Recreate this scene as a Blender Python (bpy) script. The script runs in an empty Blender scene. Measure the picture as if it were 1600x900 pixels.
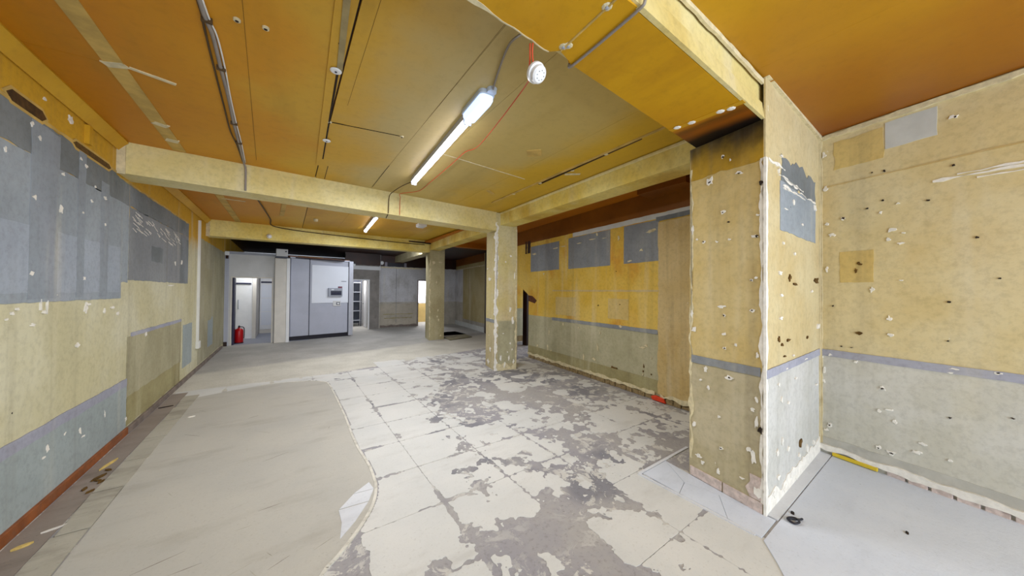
import bpy, bmesh, math, random
import numpy as np
from mathutils import Vector, Matrix, noise
rnd = random.Random(7)
SC = bpy.context.scene
COL = SC.collection
# ------------------------------------------------------------------ camera
cam = bpy.data.cameras.new('camera'); co = bpy.data.objects.new('camera', cam); COL.objects.link(co)
cam.sensor_width = 36.0; cam.lens = 498.0/1600*36; cam.clip_start = .05
yaw, pit, rol = .616, .012, .0093
f0 = Vector((math.sin(yaw), math.cos(yaw), 0)); r0 = Vector((math.cos(yaw), -math.sin(yaw), 0)); u0 = Vector((0, 0, 1))
fw = f0*math.cos(pit)+u0*math.sin(pit); up = u0*math.cos(pit)-f0*math.sin(pit)
rt = r0*math.cos(rol)+up*math.sin(rol); up = up*math.cos(rol)-r0*math.sin(rol)
co.matrix_world = Matrix(((rt.x, up.x, -fw.x, 0), (rt.y, up.y, -fw.y, 0), (rt.z, up.z, -fw.z, 1.6), (0, 0, 0, 1)))
SC.camera = co
# ------------------------------------------------------------------ world, lights, exposure
wd = bpy.data.worlds.new('world'); SC.world = wd; wd.use_nodes = True
wd.node_tree.nodes['Background'].inputs[0].default_value = (.80, .88, 1, 1)
wd.node_tree.nodes['Background'].inputs[1].default_value = 1.0
def area(name, loc, rot, sx, sy, power, col):
    l = bpy.data.lights.new(name, 'AREA'); l.shape = 'RECTANGLE'; l.size = sx; l.size_y = sy; l.energy = power; l.color = col
    o = bpy.data.objects.new(name, l); o.location = loc; o.rotation_euler = rot; COL.objects.link(o); return o
area('shopfront_daylight', (1.2, -3.3, 1.55), (math.radians(90), 0, 0), 4.8, 2.8, 190, (.82, .91, 1))
area('corridor_lamp', (-.55, 12.9, 2.5), (math.radians(25), 0, 0), .9, .5, 17, (.95, .97, 1))
area('store_lamp', (2.6, 15.3, 2.4), (0, 0, 0), .6, .6, 36, (1, .98, .95))
area('rear_lamp', (5.6, 15.8, 2.3), (0, 0, 0), .8, .8, 55, (1, .99, .97))
area('rear_hall_fill', (3.0, 10.75, 3.08), (math.radians(38), 0, .1), 2.4, .5, 62, (.86, .91, 1))  # added fill light for the rear hall, hidden behind the beam; no fitting
SC.view_settings.view_transform = 'Standard'; SC.view_settings.look = 'None'
SC.view_settings.gamma = 1.0; SC.view_settings.use_curve_mapping = False
SC.view_settings.exposure = 0.38
TUBE = 11.0
TUBE_WATTS = 62
# ------------------------------------------------------------------ helpers
def lin(h):
    h = h.lstrip('#'); v = [int(h[i:i+2], 16)/255 for i in (0, 2, 4)]
    return tuple(c/12.92 if c <= .04045 else ((c+.055)/1.055)**2.4 for c in v)+(1,)
class NT:
    def __init__(s, name):
        s.m = bpy.data.materials.new(name); s.m.use_nodes = True; s.t = s.m.node_tree
        s.b = s.t.nodes['Principled BSDF']; s.pos = s.n('ShaderNodeNewGeometry').outputs['Position']
    def n(s, t, **kw):
        o = s.t.nodes.new(t)
        for k, v in kw.items(): setattr(o, k, v)
        return o
    def put(s, inp, v):
        if isinstance(v, bpy.types.NodeSocket): s.t.links.new(v, inp)
        else: inp.default_value = v
    def scale(s, v, sc):
        o = s.n('ShaderNodeVectorMath', operation='MULTIPLY'); s.put(o.inputs[0], v); o.inputs[1].default_value = sc; return o.outputs[0]
    def noise(s, scale, detail=4, rough=.6, vec=None, dist=0):
        o = s.n('ShaderNodeTexNoise'); s.put(o.inputs['Vector'], vec or s.pos); o.inputs['Scale'].default_value = scale
        o.inputs['Detail'].default_value = detail; o.inputs['Roughness'].default_value = rough; o.inputs['Distortion'].default_value = dist
        return o.outputs['Fac']
    def voro(s, scale, vec=None, rand=1.0):
        o = s.n('ShaderNodeTexVoronoi'); s.put(o.inputs['Vector'], vec or s.pos); o.inputs['Scale'].default_value = scale
        o.inputs['Randomness'].default_value = rand; return o.outputs['Distance']
    def math(s, op, a, b=0.0, c=False):
        o = s.n('ShaderNodeMath', operation=op, use_clamp=c); s.put(o.inputs[0], a); s.put(o.inputs[1], b); return o.outputs[0]
    def ss(s, v, lo, hi):
        o = s.n('ShaderNodeMapRange', interpolation_type='SMOOTHSTEP'); s.put(o.inputs[0], v); o.inputs[1].default_value = lo; o.inputs[2].default_value = hi
        return o.outputs[0]
    def mix(s, fac, a, b, blend='MIX'):
        o = s.n('ShaderNodeMix', data_type='RGBA', blend_type=blend); s.put(o.inputs[0], fac); s.put(o.inputs[6], a); s.put(o.inputs[7], b); return o.outputs[2]
    def axis(s, i):
        o = s.n('ShaderNodeSeparateXYZ'); s.put(o.inputs[0], s.pos); return o.outputs[i]
    def done(s, col, rough=.8, bump=None, bs=.3, spec=.3, metal=0):
        s.put(s.b.inputs['Base Color'], col); s.put(s.b.inputs['Roughness'], rough); s.b.inputs['Specular IOR Level'].default_value = spec
        s.b.inputs['Metallic'].default_value = metal
        if bump is not None:
            o = s.n('ShaderNodeBump'); o.inputs['Strength'].default_value = bs; o.inputs['Distance'].default_value = .01
            s.put(o.inputs['Height'], bump); s.put(s.b.inputs['Normal'], o.outputs[0])
        return s.m
def simple(name, c, rough=.6, var=.12, sc=6, metal=0, spec=.4, dirt=None):
    t = NT(name); c1 = lin(c); n = t.noise(sc, 5)
    col = t.mix(t.ss(n, .3, .7), tuple(x*(1-var) for x in c1[:3])+(1,), tuple(min(1, x*(1+var)) for x in c1[:3])+(1,))
    if dirt: col = t.mix(t.math('MULTIPLY', t.ss(t.noise(sc*.6, 6, .7), .48, .75), .7), col, lin(dirt))
    return t.done(col, rough, n, .08, spec, metal)
def glow(name, c, strength):
    t = NT(name); t.b.inputs['Base Color'].default_value = lin(c); t.b.inputs['Emission Color'].default_value = lin(c)
    t.b.inputs['Emission Strength'].default_value = strength; return t.m
def plaster(name, c1, c2, low=None, low2=None, zs=1.02, chips=.5, stain=None, stain_amt=.5, streak=.25, rough=.75, top=None, ztop=2.6):
    """worn painted plaster: two paint tones, an optional dado colour below zs, drips, small white knocks"""
    t = NT(name); z = t.axis(2)
    n1 = t.noise(1.3, 5, .6); col = t.mix(t.ss(n1, .35, .65), lin(c1), lin(c2))
    if stain: col = t.mix(t.math('MULTIPLY', t.ss(t.noise(.8, 4, .55, t.scale(t.pos, (1.7, 1.7, 1.1))), .5, .68), stain_amt), col, lin(stain))
    if top: col = t.mix(t.math('MULTIPLY', t.ss(t.math('ADD', z, t.math('MULTIPLY', t.noise(3, 4), .4)), ztop, ztop+.3), .95), col, lin(top))
    if low:
        lc = t.mix(t.ss(t.noise(2.1, 5), .35, .65), lin(low), lin(low2 or low))
        col = t.mix(t.ss(z, zs-.006, zs+.006), lc, col)
    st = t.noise(1, 4, .6, t.scale(t.pos, (5, 5, .25)))
    col = t.mix(t.math('MULTIPLY', t.ss(st, .52, .78), streak), col, lin('#6E6450'))
    st2 = t.noise(1, 3, .6, t.scale(t.pos, (3.1, 3.1, .3)))
    col = t.mix(t.math('MULTIPLY', t.ss(st2, .55, .75), .35), col, lin('#D8D0B8'))
    fine = t.noise(22, 5, .7)
    col = t.mix(t.math('MULTIPLY', t.ss(fine, .42, .7), .16), col, lin('#3A3222'))
    if chips:
        w = t.math('ADD', t.voro(2.3, t.scale(t.pos, (1, 1, .8))), t.math('MULTIPLY', t.noise(34, 5, .75), .26))
        m = t.math('LESS_THAN', w, .105+.05*chips)
        col = t.mix(m, col, lin('#E9E6DC'))
        d = t.math('LESS_THAN', t.voro(2.3), .016); col = t.mix(d, col, lin('#2A2118'))
        w3 = t.math('ADD', t.voro(1.0, t.scale(t.pos, (4.0, 4.0, 1.6))), t.math('MULTIPLY', t.noise(40, 3), .14))
        col = t.mix(t.math('LESS_THAN', w3, .065+.03*chips), col, lin('#DAD4C2'))
    return t.done(col, rough, t.noise(9, 6, .65), .25, .3)
def obj(name, bm, mat, parent=None, smooth=False, kind=None, label=None, base=None):
    bmesh.ops.recalc_face_normals(bm, faces=bm.faces)
    me = bpy.data.meshes.new(name); bm.to_mesh(me); bm.free()
    if base is not None: me.transform(Matrix.Translation(-Vector(base)))
    if smooth: me.polygons.foreach_set('use_smooth', [True]*len(me.polygons))
    for m in (mat if isinstance(mat, (list, tuple)) else [mat]): me.materials.append(m)
    o = bpy.data.objects.new(name, me); COL.objects.link(o)
    if parent: o.parent = parent
    if kind: o['kind'] = kind
    if label: o['label'] = label
    return o
def tag(o, label, cat, group=None, kind=None):
    o['label'] = label; o['category'] = cat
    if group: o['group'] = group
    if kind: o['kind'] = kind
    return o
def struct(name, bm, mat, label, cat, smooth=False):
    return tag(obj(name, bm, mat, smooth=smooth), label, cat, kind='structure')
class Thing:
    """an Empty at the thing's base; part() takes world-space geometry"""
    def __init__(s, name, loc, label, cat, group=None):
        s.o = bpy.data.objects.new(name, None); COL.objects.link(s.o); s.o.location = loc; s.o.empty_display_size = .1
        s.loc = Vector(loc); tag(s.o, label, cat, group)
    def part(s, name, bm, mat, parent=None, smooth=False, label=None):
        return obj(name, bm, mat, parent or s.o, smooth, None, label, s.loc)
def B(): return bmesh.new()
def box(bm, lo, hi):
    x0, y0, z0 = lo; x1, y1, z1 = hi
    v = [bm.verts.new(p) for p in ((x0,y0,z0),(x1,y0,z0),(x1,y1,z0),(x0,y1,z0),(x0,y0,z1),(x1,y0,z1),(x1,y1,z1),(x0,y1,z1))]
    for f in ((3,2,1,0),(4,5,6,7),(0,1,5,4),(1,2,6,5),(2,3,7,6),(3,0,4,7)): bm.faces.new([v[i] for i in f])
    return bm
def hexa(bm, bot, top):
    n = len(bot); a = [bm.verts.new(p) for p in bot]; b = [bm.verts.new(p) for p in top]
    bm.faces.new(a[::-1]); bm.faces.new(b)
    for i in range(n): j = (i+1) % n; bm.faces.new((a[i], a[j], b[j], b[i]))
    return bm
def prism(bm, pts, z0, z1): return hexa(bm, [(x, y, z0) for x, y in pts], [(x, y, z1) for x, y in pts])
def tube(bm, pts, r, n=8, caps=True):
    pts = [Vector(p) for p in pts]; rings = []; u = None
    for i, p in enumerate(pts):
        d = (pts[min(i+1, len(pts)-1)]-pts[max(i-1, 0)]).normalized()
        if u is None: u = d.orthogonal().normalized()
        u = (u-d*u.dot(d)).normalized(); v = d.cross(u)
        rr = r[i] if isinstance(r, (list, tuple)) else r
        rings.append([bm.verts.new(p+u*rr*math.cos(2*math.pi*k/n)+v*rr*math.sin(2*math.pi*k/n)) for k in range(n)])
    for a, b in zip(rings, rings[1:]):
        for k in range(n): bm.faces.new((a[k], a[(k+1) % n], b[(k+1) % n], b[k]))
    if caps: bm.faces.new(rings[0][::-1]); bm.faces.new(rings[-1])
    return bm
def smoothpts(pts, n=6):
    pts = [Vector(p) for p in pts]; P = [pts[0]*2-pts[1]]+pts+[pts[-1]*2-pts[-2]]; out = []
    for i in range(1, len(P)-2):
        for k in range(n):
            t = k/n; a, b, c, d = P[i-1], P[i], P[i+1], P[i+2]
            out.append(.5*(2*b+(c-a)*t+(2*a-5*b+4*c-d)*t*t+(3*b-a-3*c+d)*t**3))
    return out+[pts[-1]]
def lathe(bm, c, axis, prof, n=24):
    c = Vector(c); a = Vector(axis).normalized(); u = a.orthogonal().normalized(); v = a.cross(u); rings = []
    for r, h in prof:
        if r < 1e-5: rings.append([bm.verts.new(c+a*h)])
        else: rings.append([bm.verts.new(c+a*h+(u*math.cos(2*math.pi*k/n)+v*math.sin(2*math.pi*k/n))*r) for k in range(n)])
    for p, q in zip(rings, rings[1:]):
        for k in range(n):
            k2 = (k+1) % n
            if len(p) == 1 and len(q) == 1: continue
            if len(p) == 1: bm.faces.new((p[0], q[k2], q[k]))
            elif len(q) == 1: bm.faces.new((p[k], p[k2], q[0]))
            else: bm.faces.new((p[k], p[k2], q[k2], q[k]))
    return bm
def bevel(bm, w, seg=2):
    bmesh.ops.recalc_face_normals(bm, faces=bm.faces)
    bmesh.ops.bevel(bm, geom=[e for e in bm.edges if len(e.link_faces) == 2 and e.calc_face_angle(0) > .5], offset=w, segments=seg, affect='EDGES', profile=.5)
    return bm
class Wall:
    """a vertical plane through floor points a, b; s runs from a to b, d is the distance in front of it (towards the room)"""
    def __init__(s, a, b, flip=1):
        s.a = Vector((*a, 0)); t = Vector((*b, 0))-s.a; s.L = t.length; s.t = t/s.L; s.n = Vector((-s.t.y, s.t.x, 0))*flip
    def p(s, u, z, d=0): return s.a+s.t*u+s.n*d+Vector((0, 0, z))
    def poly(s, bm, pts, d0, d1): return hexa(bm, [s.p(u, z, d0) for u, z in pts], [s.p(u, z, d1) for u, z in pts])
    def box(s, bm, u0, u1, z0, z1, d0=0, d1=.004): return s.poly(bm, [(u0, z0), (u1, z0), (u1, z1), (u0, z1)], d0, d1)
    def ragged(s, bm, u0, u1, z0, z1, d0=0, d1=.004, amp=.02, sides='lrtb', step=.05, seed=0.):
        def edge(a, b, k, on):
            n = max(1, int(math.hypot(b[0]-a[0], b[1]-a[1])/step)) if on else 1; out = []
            nx, nz = -(b[1]-a[1]), b[0]-a[0]; L = math.hypot(nx, nz) or 1
            for i in range(n):
                t = i/n; x, z = a[0]+(b[0]-a[0])*t, a[1]+(b[1]-a[1])*t
                w = amp*(noise.fractal(Vector((x*7+seed, z*7, k*9.1+seed)), .8, 2.2, 4))*1.3 if on and i else 0
                out.append((x+nx/L*w, z+nz/L*w))
            return out
        q = edge((u0, z0), (u1, z0), 1, 'b' in sides)+edge((u1, z0), (u1, z1), 2, 'r' in sides)+edge((u1, z1), (u0, z1), 3, 't' in sides)+edge((u0, z1), (u0, z0), 4, 'l' in sides)
        return s.poly(bm, q, d0, d1)
    def scars(s, bm, lst, d0=0., d1=.003, k=.8):
        for (u, z, w, h) in lst:
            w = max(w, .006)*k; h = max(h, .006)*k; n = 10; ph = rnd.random()*6
            q = []
            for i in range(n):
                a = ph+2*math.pi*i/n; r = .35+.85*rnd.random()
                q.append((u+math.cos(a)*w*r, z+math.sin(a)*h*r))
            s.poly(bm, q, d0, d1)
        return bm
def zceil(x): return 3.10+.0215*(x+1.42)
# ------------------------------------------------------------------ measured positions (metres; walls: along, height, half sizes)
left = [(7.129, 3.035, 0.0196, 0.0128), (7.58, 2.936, 0.0403, 0.04), (7.201, 2.636, 0.0207, 0.0176), (6.872, 2.444, 0.0133, 0.0174), (7.495, 2.473, 0.0254, 0.0195), (7.83, 2.639, 0.0314, 0.0217), (7.164, 2.216, 0.0301, 0.0195), (7.473, 2.197, 0.0291, 0.0339), (7.942, 2.368, 0.0223, 0.014), (8.193, 2.449, 0.0386, 0.021), (8.206, 2.202, 0.0259, 0.0151), (7.152, 1.695, 0.0297, 0.0195), (7.846, 1.681, 0.0315, 0.0164), (7.024, 1.459, 0.0179, 0.0103), (6.978, 1.433, 0.0173, 0.0101), (6.929, 1.4, 0.0138, 0.0079), (7.187, 1.345, 0.0271, 0.0132), (7.265, 1.469, 0.0108, 0.0498), (7.339, 1.457, 0.0113, 0.0558), (7.303, 1.422, 0.0295, 0.0138), (7.89, 1.432, 0.0323, 0.0722), (7.932, 1.453, 0.0442, 0.0141), (8.237, 1.374, 0.0197, 0.0367), (8.413, 1.409, 0.0647, 0.0128), (8.535, 1.338, 0.0306, 0.0198), (9.358, 1.034, 0.0443, 0.0359), (10.562, 1.988, 0.0432, 0.0445), (10.927, 2.034, 0.0486, 0.0419), (10.386, 1.648, 0.1957, 0.0096), (7.771, 1.118, 0.0351, 0.0241), (7.385, 0.41, 0.0272, 0.0332), (7.341, 0.372, 0.0339, 0.0094), (7.836, 0.388, 0.0312, 0.044), (7.891, 0.318, 0.0483, 0.0112), (7.605, 0.445, 0.0225, 0.0128), (8.289, 0.385, 0.0168, 0.0375), (7.245, 2.935, 0.0178, 0.0134), (7.879, 2.973, 0.0216, 0.0137), (7.117, 2.702, 0.0162, 0.0213), (7.746, 2.676, 0.0199, 0.0211), (8.004, 2.509, 0.0174, 0.0143), (7.798, 2.237, 0.0205, 0.0108), (8.794, 0.169, 0.0259, 0.0284)]
right = [(0.845, 3.02, 0.0274, 0.0179), (0.051, 3.031, 0.0202, 0.0329), (0.061, 2.68, 0.0226, 0.0262), (0.075, 2.317, 0.0199, 0.0195), (0.109, 2.201, 0.0268, 0.0225), (0.511, 2.182, 0.0305, 0.0228), (0.491, 2.1, 0.0155, 0.0143), (0.566, 2.055, 0.0276, 0.014), (0.581, 2.142, 0.0164, 0.0083), (0.069, 1.863, 0.0125, 0.0325), (0.496, 1.25, 0.0326, 0.017), (0.496, 1.392, 0.0192, 0.0256), (0.565, 1.732, 0.0165, 0.0056), (0.282, 0.968, 0.0175, 0.0121), (1.033, 1.038, 0.0183, 0.0117), (0.097, 1.001, 0.0171, 0.016), (0.836, 1.026, 0.0273, 0.0076), (0.821, 0.992, 0.0215, 0.0076), (0.456, 0.763, 0.0275, 0.0229), (0.435, 0.556, 0.0159, 0.0144), (0.524, 0.491, 0.0188, 0.0196), (0.091, 0.296, 0.022, 0.0223), (0.066, 0.242, 0.0199, 0.0161), (0.426, 0.219, 0.018, 0.023), (0.504, 0.209, 0.0304, 0.0197), (0.673, 0.367, 0.0306, 0.0133), (0.649, 0.287, 0.0345, 0.0161), (0.494, 0.587, 0.0345, 0.0113), (0.818, 0.295, 0.0123, 0.0101), (0.195, 2.351, 0.0186, 0.0188), (0.445, 2.351, 0.012, 0.0145), (0.549, 2.406, 0.013, 0.0084), (0.047, 0.843, 0.0101, 0.0454), (0.042, 0.725, 0.0176, 0.0195), (0.032, 0.963, 0.0076, 0.0261), (0.39, 1.654, 0.0164, 0.0294)]
right_dark = [(0.195, 2.351, 0.0116, 0.0126), (0.461, 2.457, 0.0099, 0.0087), (0.715, 2.391, 0.01, 0.008), (0.949, 2.046, 0.0084, 0.0097), (0.817, 1.551, 0.0092, 0.0102), (0.812, 1.24, 0.0077, 0.0076), (1.042, 1.732, 0.0104, 0.0047), (0.178, 1.097, 0.0093, 0.0063), (0.251, 1.097, 0.0112, 0.0061), (0.359, 2.406, 0.0105, 0.009), (0.47, 2.721, 0.0098, 0.0116), (0.393, 2.73, 0.0062, 0.0059), (0.846, 2.636, 0.0106, 0.0102), (0.456, 0.763, 0.0157, 0.0086), (0.426, 0.219, 0.008, 0.0086), (0.504, 0.209, 0.0152, 0.0084), (0.819, 0.633, 0.0092, 0.0076), (1.09, 0.728, 0.0087, 0.0068), (1.033, 1.038, 0.0105, 0.0047), (0.117, 1.489, 0.0073, 0.0096), (0.091, 0.296, 0.0073, 0.0096), (0.854, 3.015, 0.0076, 0.0076)]
right_brown = [(0.306, 1.897, 0.0282, 0.0212), (0.284, 1.831, 0.0154, 0.0274), (0.304, 1.238, 0.0368, 0.0211)]
pier_front = [(0.322, 1.766, 0.0637, 0.0152), (0.353, 1.594, 0.0484, 0.0127), (0.337, 1.412, 0.04, 0.0152), (1.548, 1.278, 0.0527, 0.0388), (0.723, 1.948, 0.0286, 0.0194), (0.404, 2.011, 0.0248, 0.0129), (0.292, 2.565, 0.0236, 0.0354), (0.356, 2.698, 0.0406, 0.0128), (0.613, 2.465, 0.1277, 0.0081), (0.884, 2.471, 0.1638, 0.0086), (0.438, 2.452, 0.0759, 0.0078), (0.472, 2.291, 0.0599, 0.0079), (0.687, 2.38, 0.0376, 0.0276), (0.965, 2.229, 0.0317, 0.0117), (0.352, 0.77, 0.0241, 0.0252), (0.536, 0.708, 0.0262, 0.0157), (0.241, 0.389, 0.0304, 0.0293), (0.367, 0.434, 0.0242, 0.0353), (0.535, 0.336, 0.0262, 0.0261), (0.753, 0.029, 0.0383, 0.0273), (0.431, 0.059, 0.0415, 0.0357), (0.605, 0.105, 0.0359, 0.0318), (0.953, 0.105, 0.0313, 0.0257), (1.127, 0.171, 0.0335, 0.0414), (1.361, 0.167, 0.049, 0.0309), (0.271, 0.189, 0.0386, 0.0246), (0.166, 0.104, 0.0366, 0.0335), (0.852, 0.192, 0.03, 0.0224), (1.538, 0.12, 0.0392, 0.0384), (1.466, 0.71, 0.051, 0.019), (1.066, 1.01, 0.0547, 0.0088), (0.663, 1.084, 0.037, 0.0108), (1.429, 2.463, 0.0507, 0.0448), (1.299, 1.633, 0.0361, 0.0155), (0.288, 0.901, 0.0234, 0.0199), (0.757, 0.88, 0.0385, 0.011), (0.485, 0.999, 0.0342, 0.0078)]
pier_front_brown = [(0.575, 1.739, 0.0357, 0.0321), (0.722, 1.689, 0.0762, 0.011), (0.289, 1.249, 0.0235, 0.0224), (0.369, 1.202, 0.0243, 0.0152), (0.538, 1.224, 0.0614, 0.0106), (1.474, 1.743, 0.1156, 0.0289), (0.893, 0.293, 0.0509, 0.0621), (1.133, 1.2, 0.0225, 0.015), (0.434, 1.104, 0.0334, 0.0103)]
pier_left = [(0.396, 2.546, 0.0358, 0.0408), (0.163, 2.543, 0.035, 0.015), (0.29, 2.261, 0.023, 0.0183), (0.29, 2.717, 0.0154, 0.0157), (0.034, 2.185, 0.0127, 0.0119), (0.23, 2.668, 0.0098, 0.0128), (0.299, 1.496, 0.0308, 0.0156), (0.278, 1.425, 0.0152, 0.0129), (0.072, 1.478, 0.0195, 0.0144), (0.077, 1.703, 0.0131, 0.012), (0.047, 1.721, 0.0128, 0.0143), (0.278, 1.275, 0.0151, 0.0129), (0.273, 1.163, 0.0151, 0.0128), (0.19, 1.201, 0.0118, 0.0125), (0.238, 0.935, 0.0318, 0.0203), (0.432, 0.958, 0.014, 0.0271), (0.477, 0.859, 0.0144, 0.011), (0.535, 0.459, 0.015, 0.0279), (0.409, 0.807, 0.011, 0.0188), (0.302, 0.351, 0.0179, 0.0129), (0.098, 0.432, 0.022, 0.0191), (0.064, 0.387, 0.0215, 0.0519), (0.323, 0.15, 0.0155, 0.0259), (0.493, 0.2, 0.0349, 0.0192), (0.458, 0.162, 0.017, 0.0163), (0.143, 0.194, 0.0182, 0.0097), (0.318, 0.598, 0.0129, 0.0104), (0.072, 0.738, 0.0195, 0.0166), (0.047, 0.653, 0.0127, 0.047), (0.042, 0.819, 0.0148, 0.0235), (0.451, 2.044, 0.0143, 0.0138), (0.515, 2.075, 0.0119, 0.0113), (0.341, 2.029, 0.0106, 0.0106), (0.239, 2.035, 0.0123, 0.0102), (0.552, 2.16, 0.0122, 0.0513), (0.556, 1.422, 0.0122, 0.034), (0.537, 1.282, 0.024, 0.0281), (0.038, 1.149, 0.0106, 0.0235), (0.038, 0.151, 0.0252, 0.042), (0.055, 2.032, 0.0258, 0.0144)]
pier_left_dark = [(0.396, 2.54, 0.0138, 0.0136), (0.168, 2.54, 0.0141, 0.005), (0.29, 2.261, 0.0077, 0.0078), (0.29, 2.712, 0.0102, 0.0105), (0.013, 2.417, 0.0167, 0.0165), (0.278, 1.425, 0.0076, 0.0077), (0.072, 1.478, 0.0109, 0.0048), (0.238, 0.935, 0.0122, 0.0076), (0.302, 0.351, 0.0102, 0.0052), (0.244, 2.174, 0.0099, 0.0051), (0.077, 1.703, 0.0044, 0.0048), (0.273, 1.163, 0.005, 0.0051), (0.451, 2.044, 0.0086, 0.0055), (0.021, 0.607, 0.0146, 0.0326), (0.042, 2.03, 0.0128, 0.0095)]
mid = [(0.602, 2.544, 0.0733, 0.0296), (0.535, 2.562, 0.0441, 0.0244), (1.725, 2.676, 0.0243, 0.0473), (0.763, 2.276, 0.0358, 0.0253), (1.163, 1.035, 0.034, 0.0215), (2.984, -0.049, 0.0455, 0.0208), (2.061, 0.368, 0.0178, 0.0736), (1.691, 0.598, 0.016, 0.0815), (1.63, 0.873, 0.0157, 0.0347), (2.689, 0.925, 0.0317, 0.0268), (0.731, 0.748, 0.0588, 0.015), (0.662, 0.788, 0.0287, 0.0296), (0.718, 0.331, 0.0175, 0.0199), (1.856, 2.599, 0.1012, 0.009), (2.21, 2.572, 0.0932, 0.0095), (2.972, 2.558, 0.1139, 0.014), (3.799, 2.514, 0.1109, 0.0232), (1.214, 2.532, 0.0208, 0.0492), (2.194, 0.908, 0.0278, 0.0188), (1.296, 0.144, 0.0283, 0.0219), (3.631, 0.34, 0.0399, 0.0375), (0.571, 0.608, 0.0167, 0.0145), (3.181, 0.693, 0.0239, 0.0641), (0.985, 2.121, 0.0514, 0.0158), (1.787, 0.37, 0.0411, 0.0295), (3.224, 0.33, 0.0241, 0.1), (3.104, 0.278, 0.0234, 0.0634), (0.434, 1.487, 0.0159, 0.0475), (0.43, 0.634, 0.0158, 0.0567), (0.398, 0.452, 0.0261, 0.0939), (0.418, 0.259, 0.021, 0.0565), (2.708, 2.569, 0.0852, 0.0102), (1.535, 2.578, 0.0767, 0.0069), (3.395, 2.018, 0.0378, 0.0221)]
mid_brown = [(1.297, 0.286, 0.0779, 0.0766), (0.923, 0.212, 0.0439, 0.0257), (0.718, 0.381, 0.0175, 0.0149), (0.717, 0.282, 0.0175, 0.0248), (2.205, 0.179, 0.0371, 0.0188), (1.682, 1.369, 0.016, 0.0175), (1.179, 1.401, 0.0137, 0.0108), (1.266, 1.968, 0.0141, 0.011), (0.763, 2.276, 0.0119, 0.0101), (1.163, 1.035, 0.0136, 0.0108), (0.57, 0.365, 0.0166, 0.0194), (0.707, 0.463, 0.0116, 0.0298)]
colA_front = [(0.328, 1.243, 0.0291, 0.0527), (0.217, 2.215, 0.0216, 0.0197), (0.175, 0.75, 0.0214, 0.0195), (0.336, 0.545, 0.0218, 0.0263), (0.381, 0.411, 0.0219, 0.033), (0.31, 0.232, 0.0217, 0.0591), (0.211, 0.11, 0.0286, 0.0652), (0.413, 0.158, 0.022, 0.0528), (0.389, 1.018, 0.0293, 0.0926), (0.332, 2.34, 0.0292, 0.0265), (0.424, 1.946, 0.0148, 0.093), (0.124, 0.247, 0.0283, 0.0778), (0.28, 0.365, 0.0144, 0.0197)]
colA_left = [(0.337, 1.866, 0.1051, 0.0407), (0.269, 1.019, 0.0824, 0.0267), (0.022, 0.769, 0.0576, 0.0772), (0.291, 0.401, 0.0621, 0.0533), (0.409, 0.109, 0.0855, 0.054), (0.516, 2.095, 0.0441, 0.0209)]
colC_front = [(0.376, 2.556, 0.0934, 0.016), (0.146, 2.519, 0.0568, 0.0629), (0.246, 1.893, 0.023, 0.0527), (0.304, 0.964, 0.0231, 0.0528), (0.284, 0.754, 0.0346, 0.0422), (0.331, 0.646, 0.0232, 0.0635), (0.408, 0.133, 0.0468, 0.0319)]
dens = [(1.029, 5.971, 1), (1.743, 7.215, 1), (2.533, 7.493, 0.55), (3.167, 7.085, 0.4), (3.677, 6.757, 0.6), (0.813, 4.691, 1), (1.231, 4.706, 1), (1.377, 4.045, 0.9), (1.943, 4.564, 0.35), (2.483, 5.011, 0.4), (2.851, 4.768, 0.3), (3.221, 4.523, 0.6), (3.96, 4.531, 0.45), (3.238, 3.701, 0.3), (3.885, 3.652, 0.3), (3.471, 2.907, 0.55), (3.64, 2.523, 0.75), (3.989, 2.288, 0.6), (0.868, 3.548, 1), (1.101, 3.222, 1), (1.371, 3.207, 0.75), (1.596, 3.054, 0.55), (2.124, 3.543, 0.5), (2.397, 3.359, 0.6), (2.606, 2.975, 0.65), (2.559, 2.401, 0.25), (2.291, 2.414, 0.7), (2.788, 2.246, 0.35), (3.132, 2.012, 0.7), (3.42, 1.817, 0.2), (0.761, 2.679, 1), (1.089, 2.677, 1), (1.274, 2.551, 0.5), (1.68, 2.674, 0.7), (1.738, 2.233, 0.8), (1.911, 2.176, 0.2), (2.169, 2.197, 0.75), (2.252, 1.882, 0.3), (2.324, 1.608, 0.95), (1.798, 1.682, 0.35), (1.939, 1.501, 0.2), (0.98, 2.161, 0.95), (1.244, 2.063, 0.95), (1.477, 1.819, 0.8), (1.502, 1.576, 0.1), (1.628, 1.357, 0.1), (0.527, 2.117, 0.98), (0.676, 1.953, 0.95), (0.721, 1.757, 0.35), (0.882, 1.754, 0.9), (1.072, 1.622, 0.55), (1.261, 1.549, 0.6), (1.266, 1.38, 0.15), (2.089, 1.242, 0.95), (1.752, 1.21, 0.8), (2.148, 0.937, 0.85), (2.204, 0.784, 0.85), (2.066, 1.054, 0.75), (1.693, 1.084, 0.4), (1.267, 7.384, 0.8), (2.802, 8.827, 0.3), (3.989, 8.077, 0.45), (3.892, 5.472, 0.7), (0.565, 7.323, 0.9), (0.049, 7.37, 1), (2.511, 1.282, 1), (2.45, 1.069, 1), (1.76, 3.918, 0.5), (1.88, 5.898, 0.9), (2.154, 5.991, 0.6), (1.451, 2.206, 0.9), (2.378, 1.469, 0.9)]
c_cable_left = [(-0.392, 2.273, 3.092), (-0.388, 2.439, 3.092), (-0.379, 2.584, 3.092), (-0.387, 2.916, 3.092), (-0.393, 3.293, 3.092), (-0.412, 3.813, 3.092), (-0.421, 4.285, 3.091), (-0.434, 4.926, 3.091)]
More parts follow.
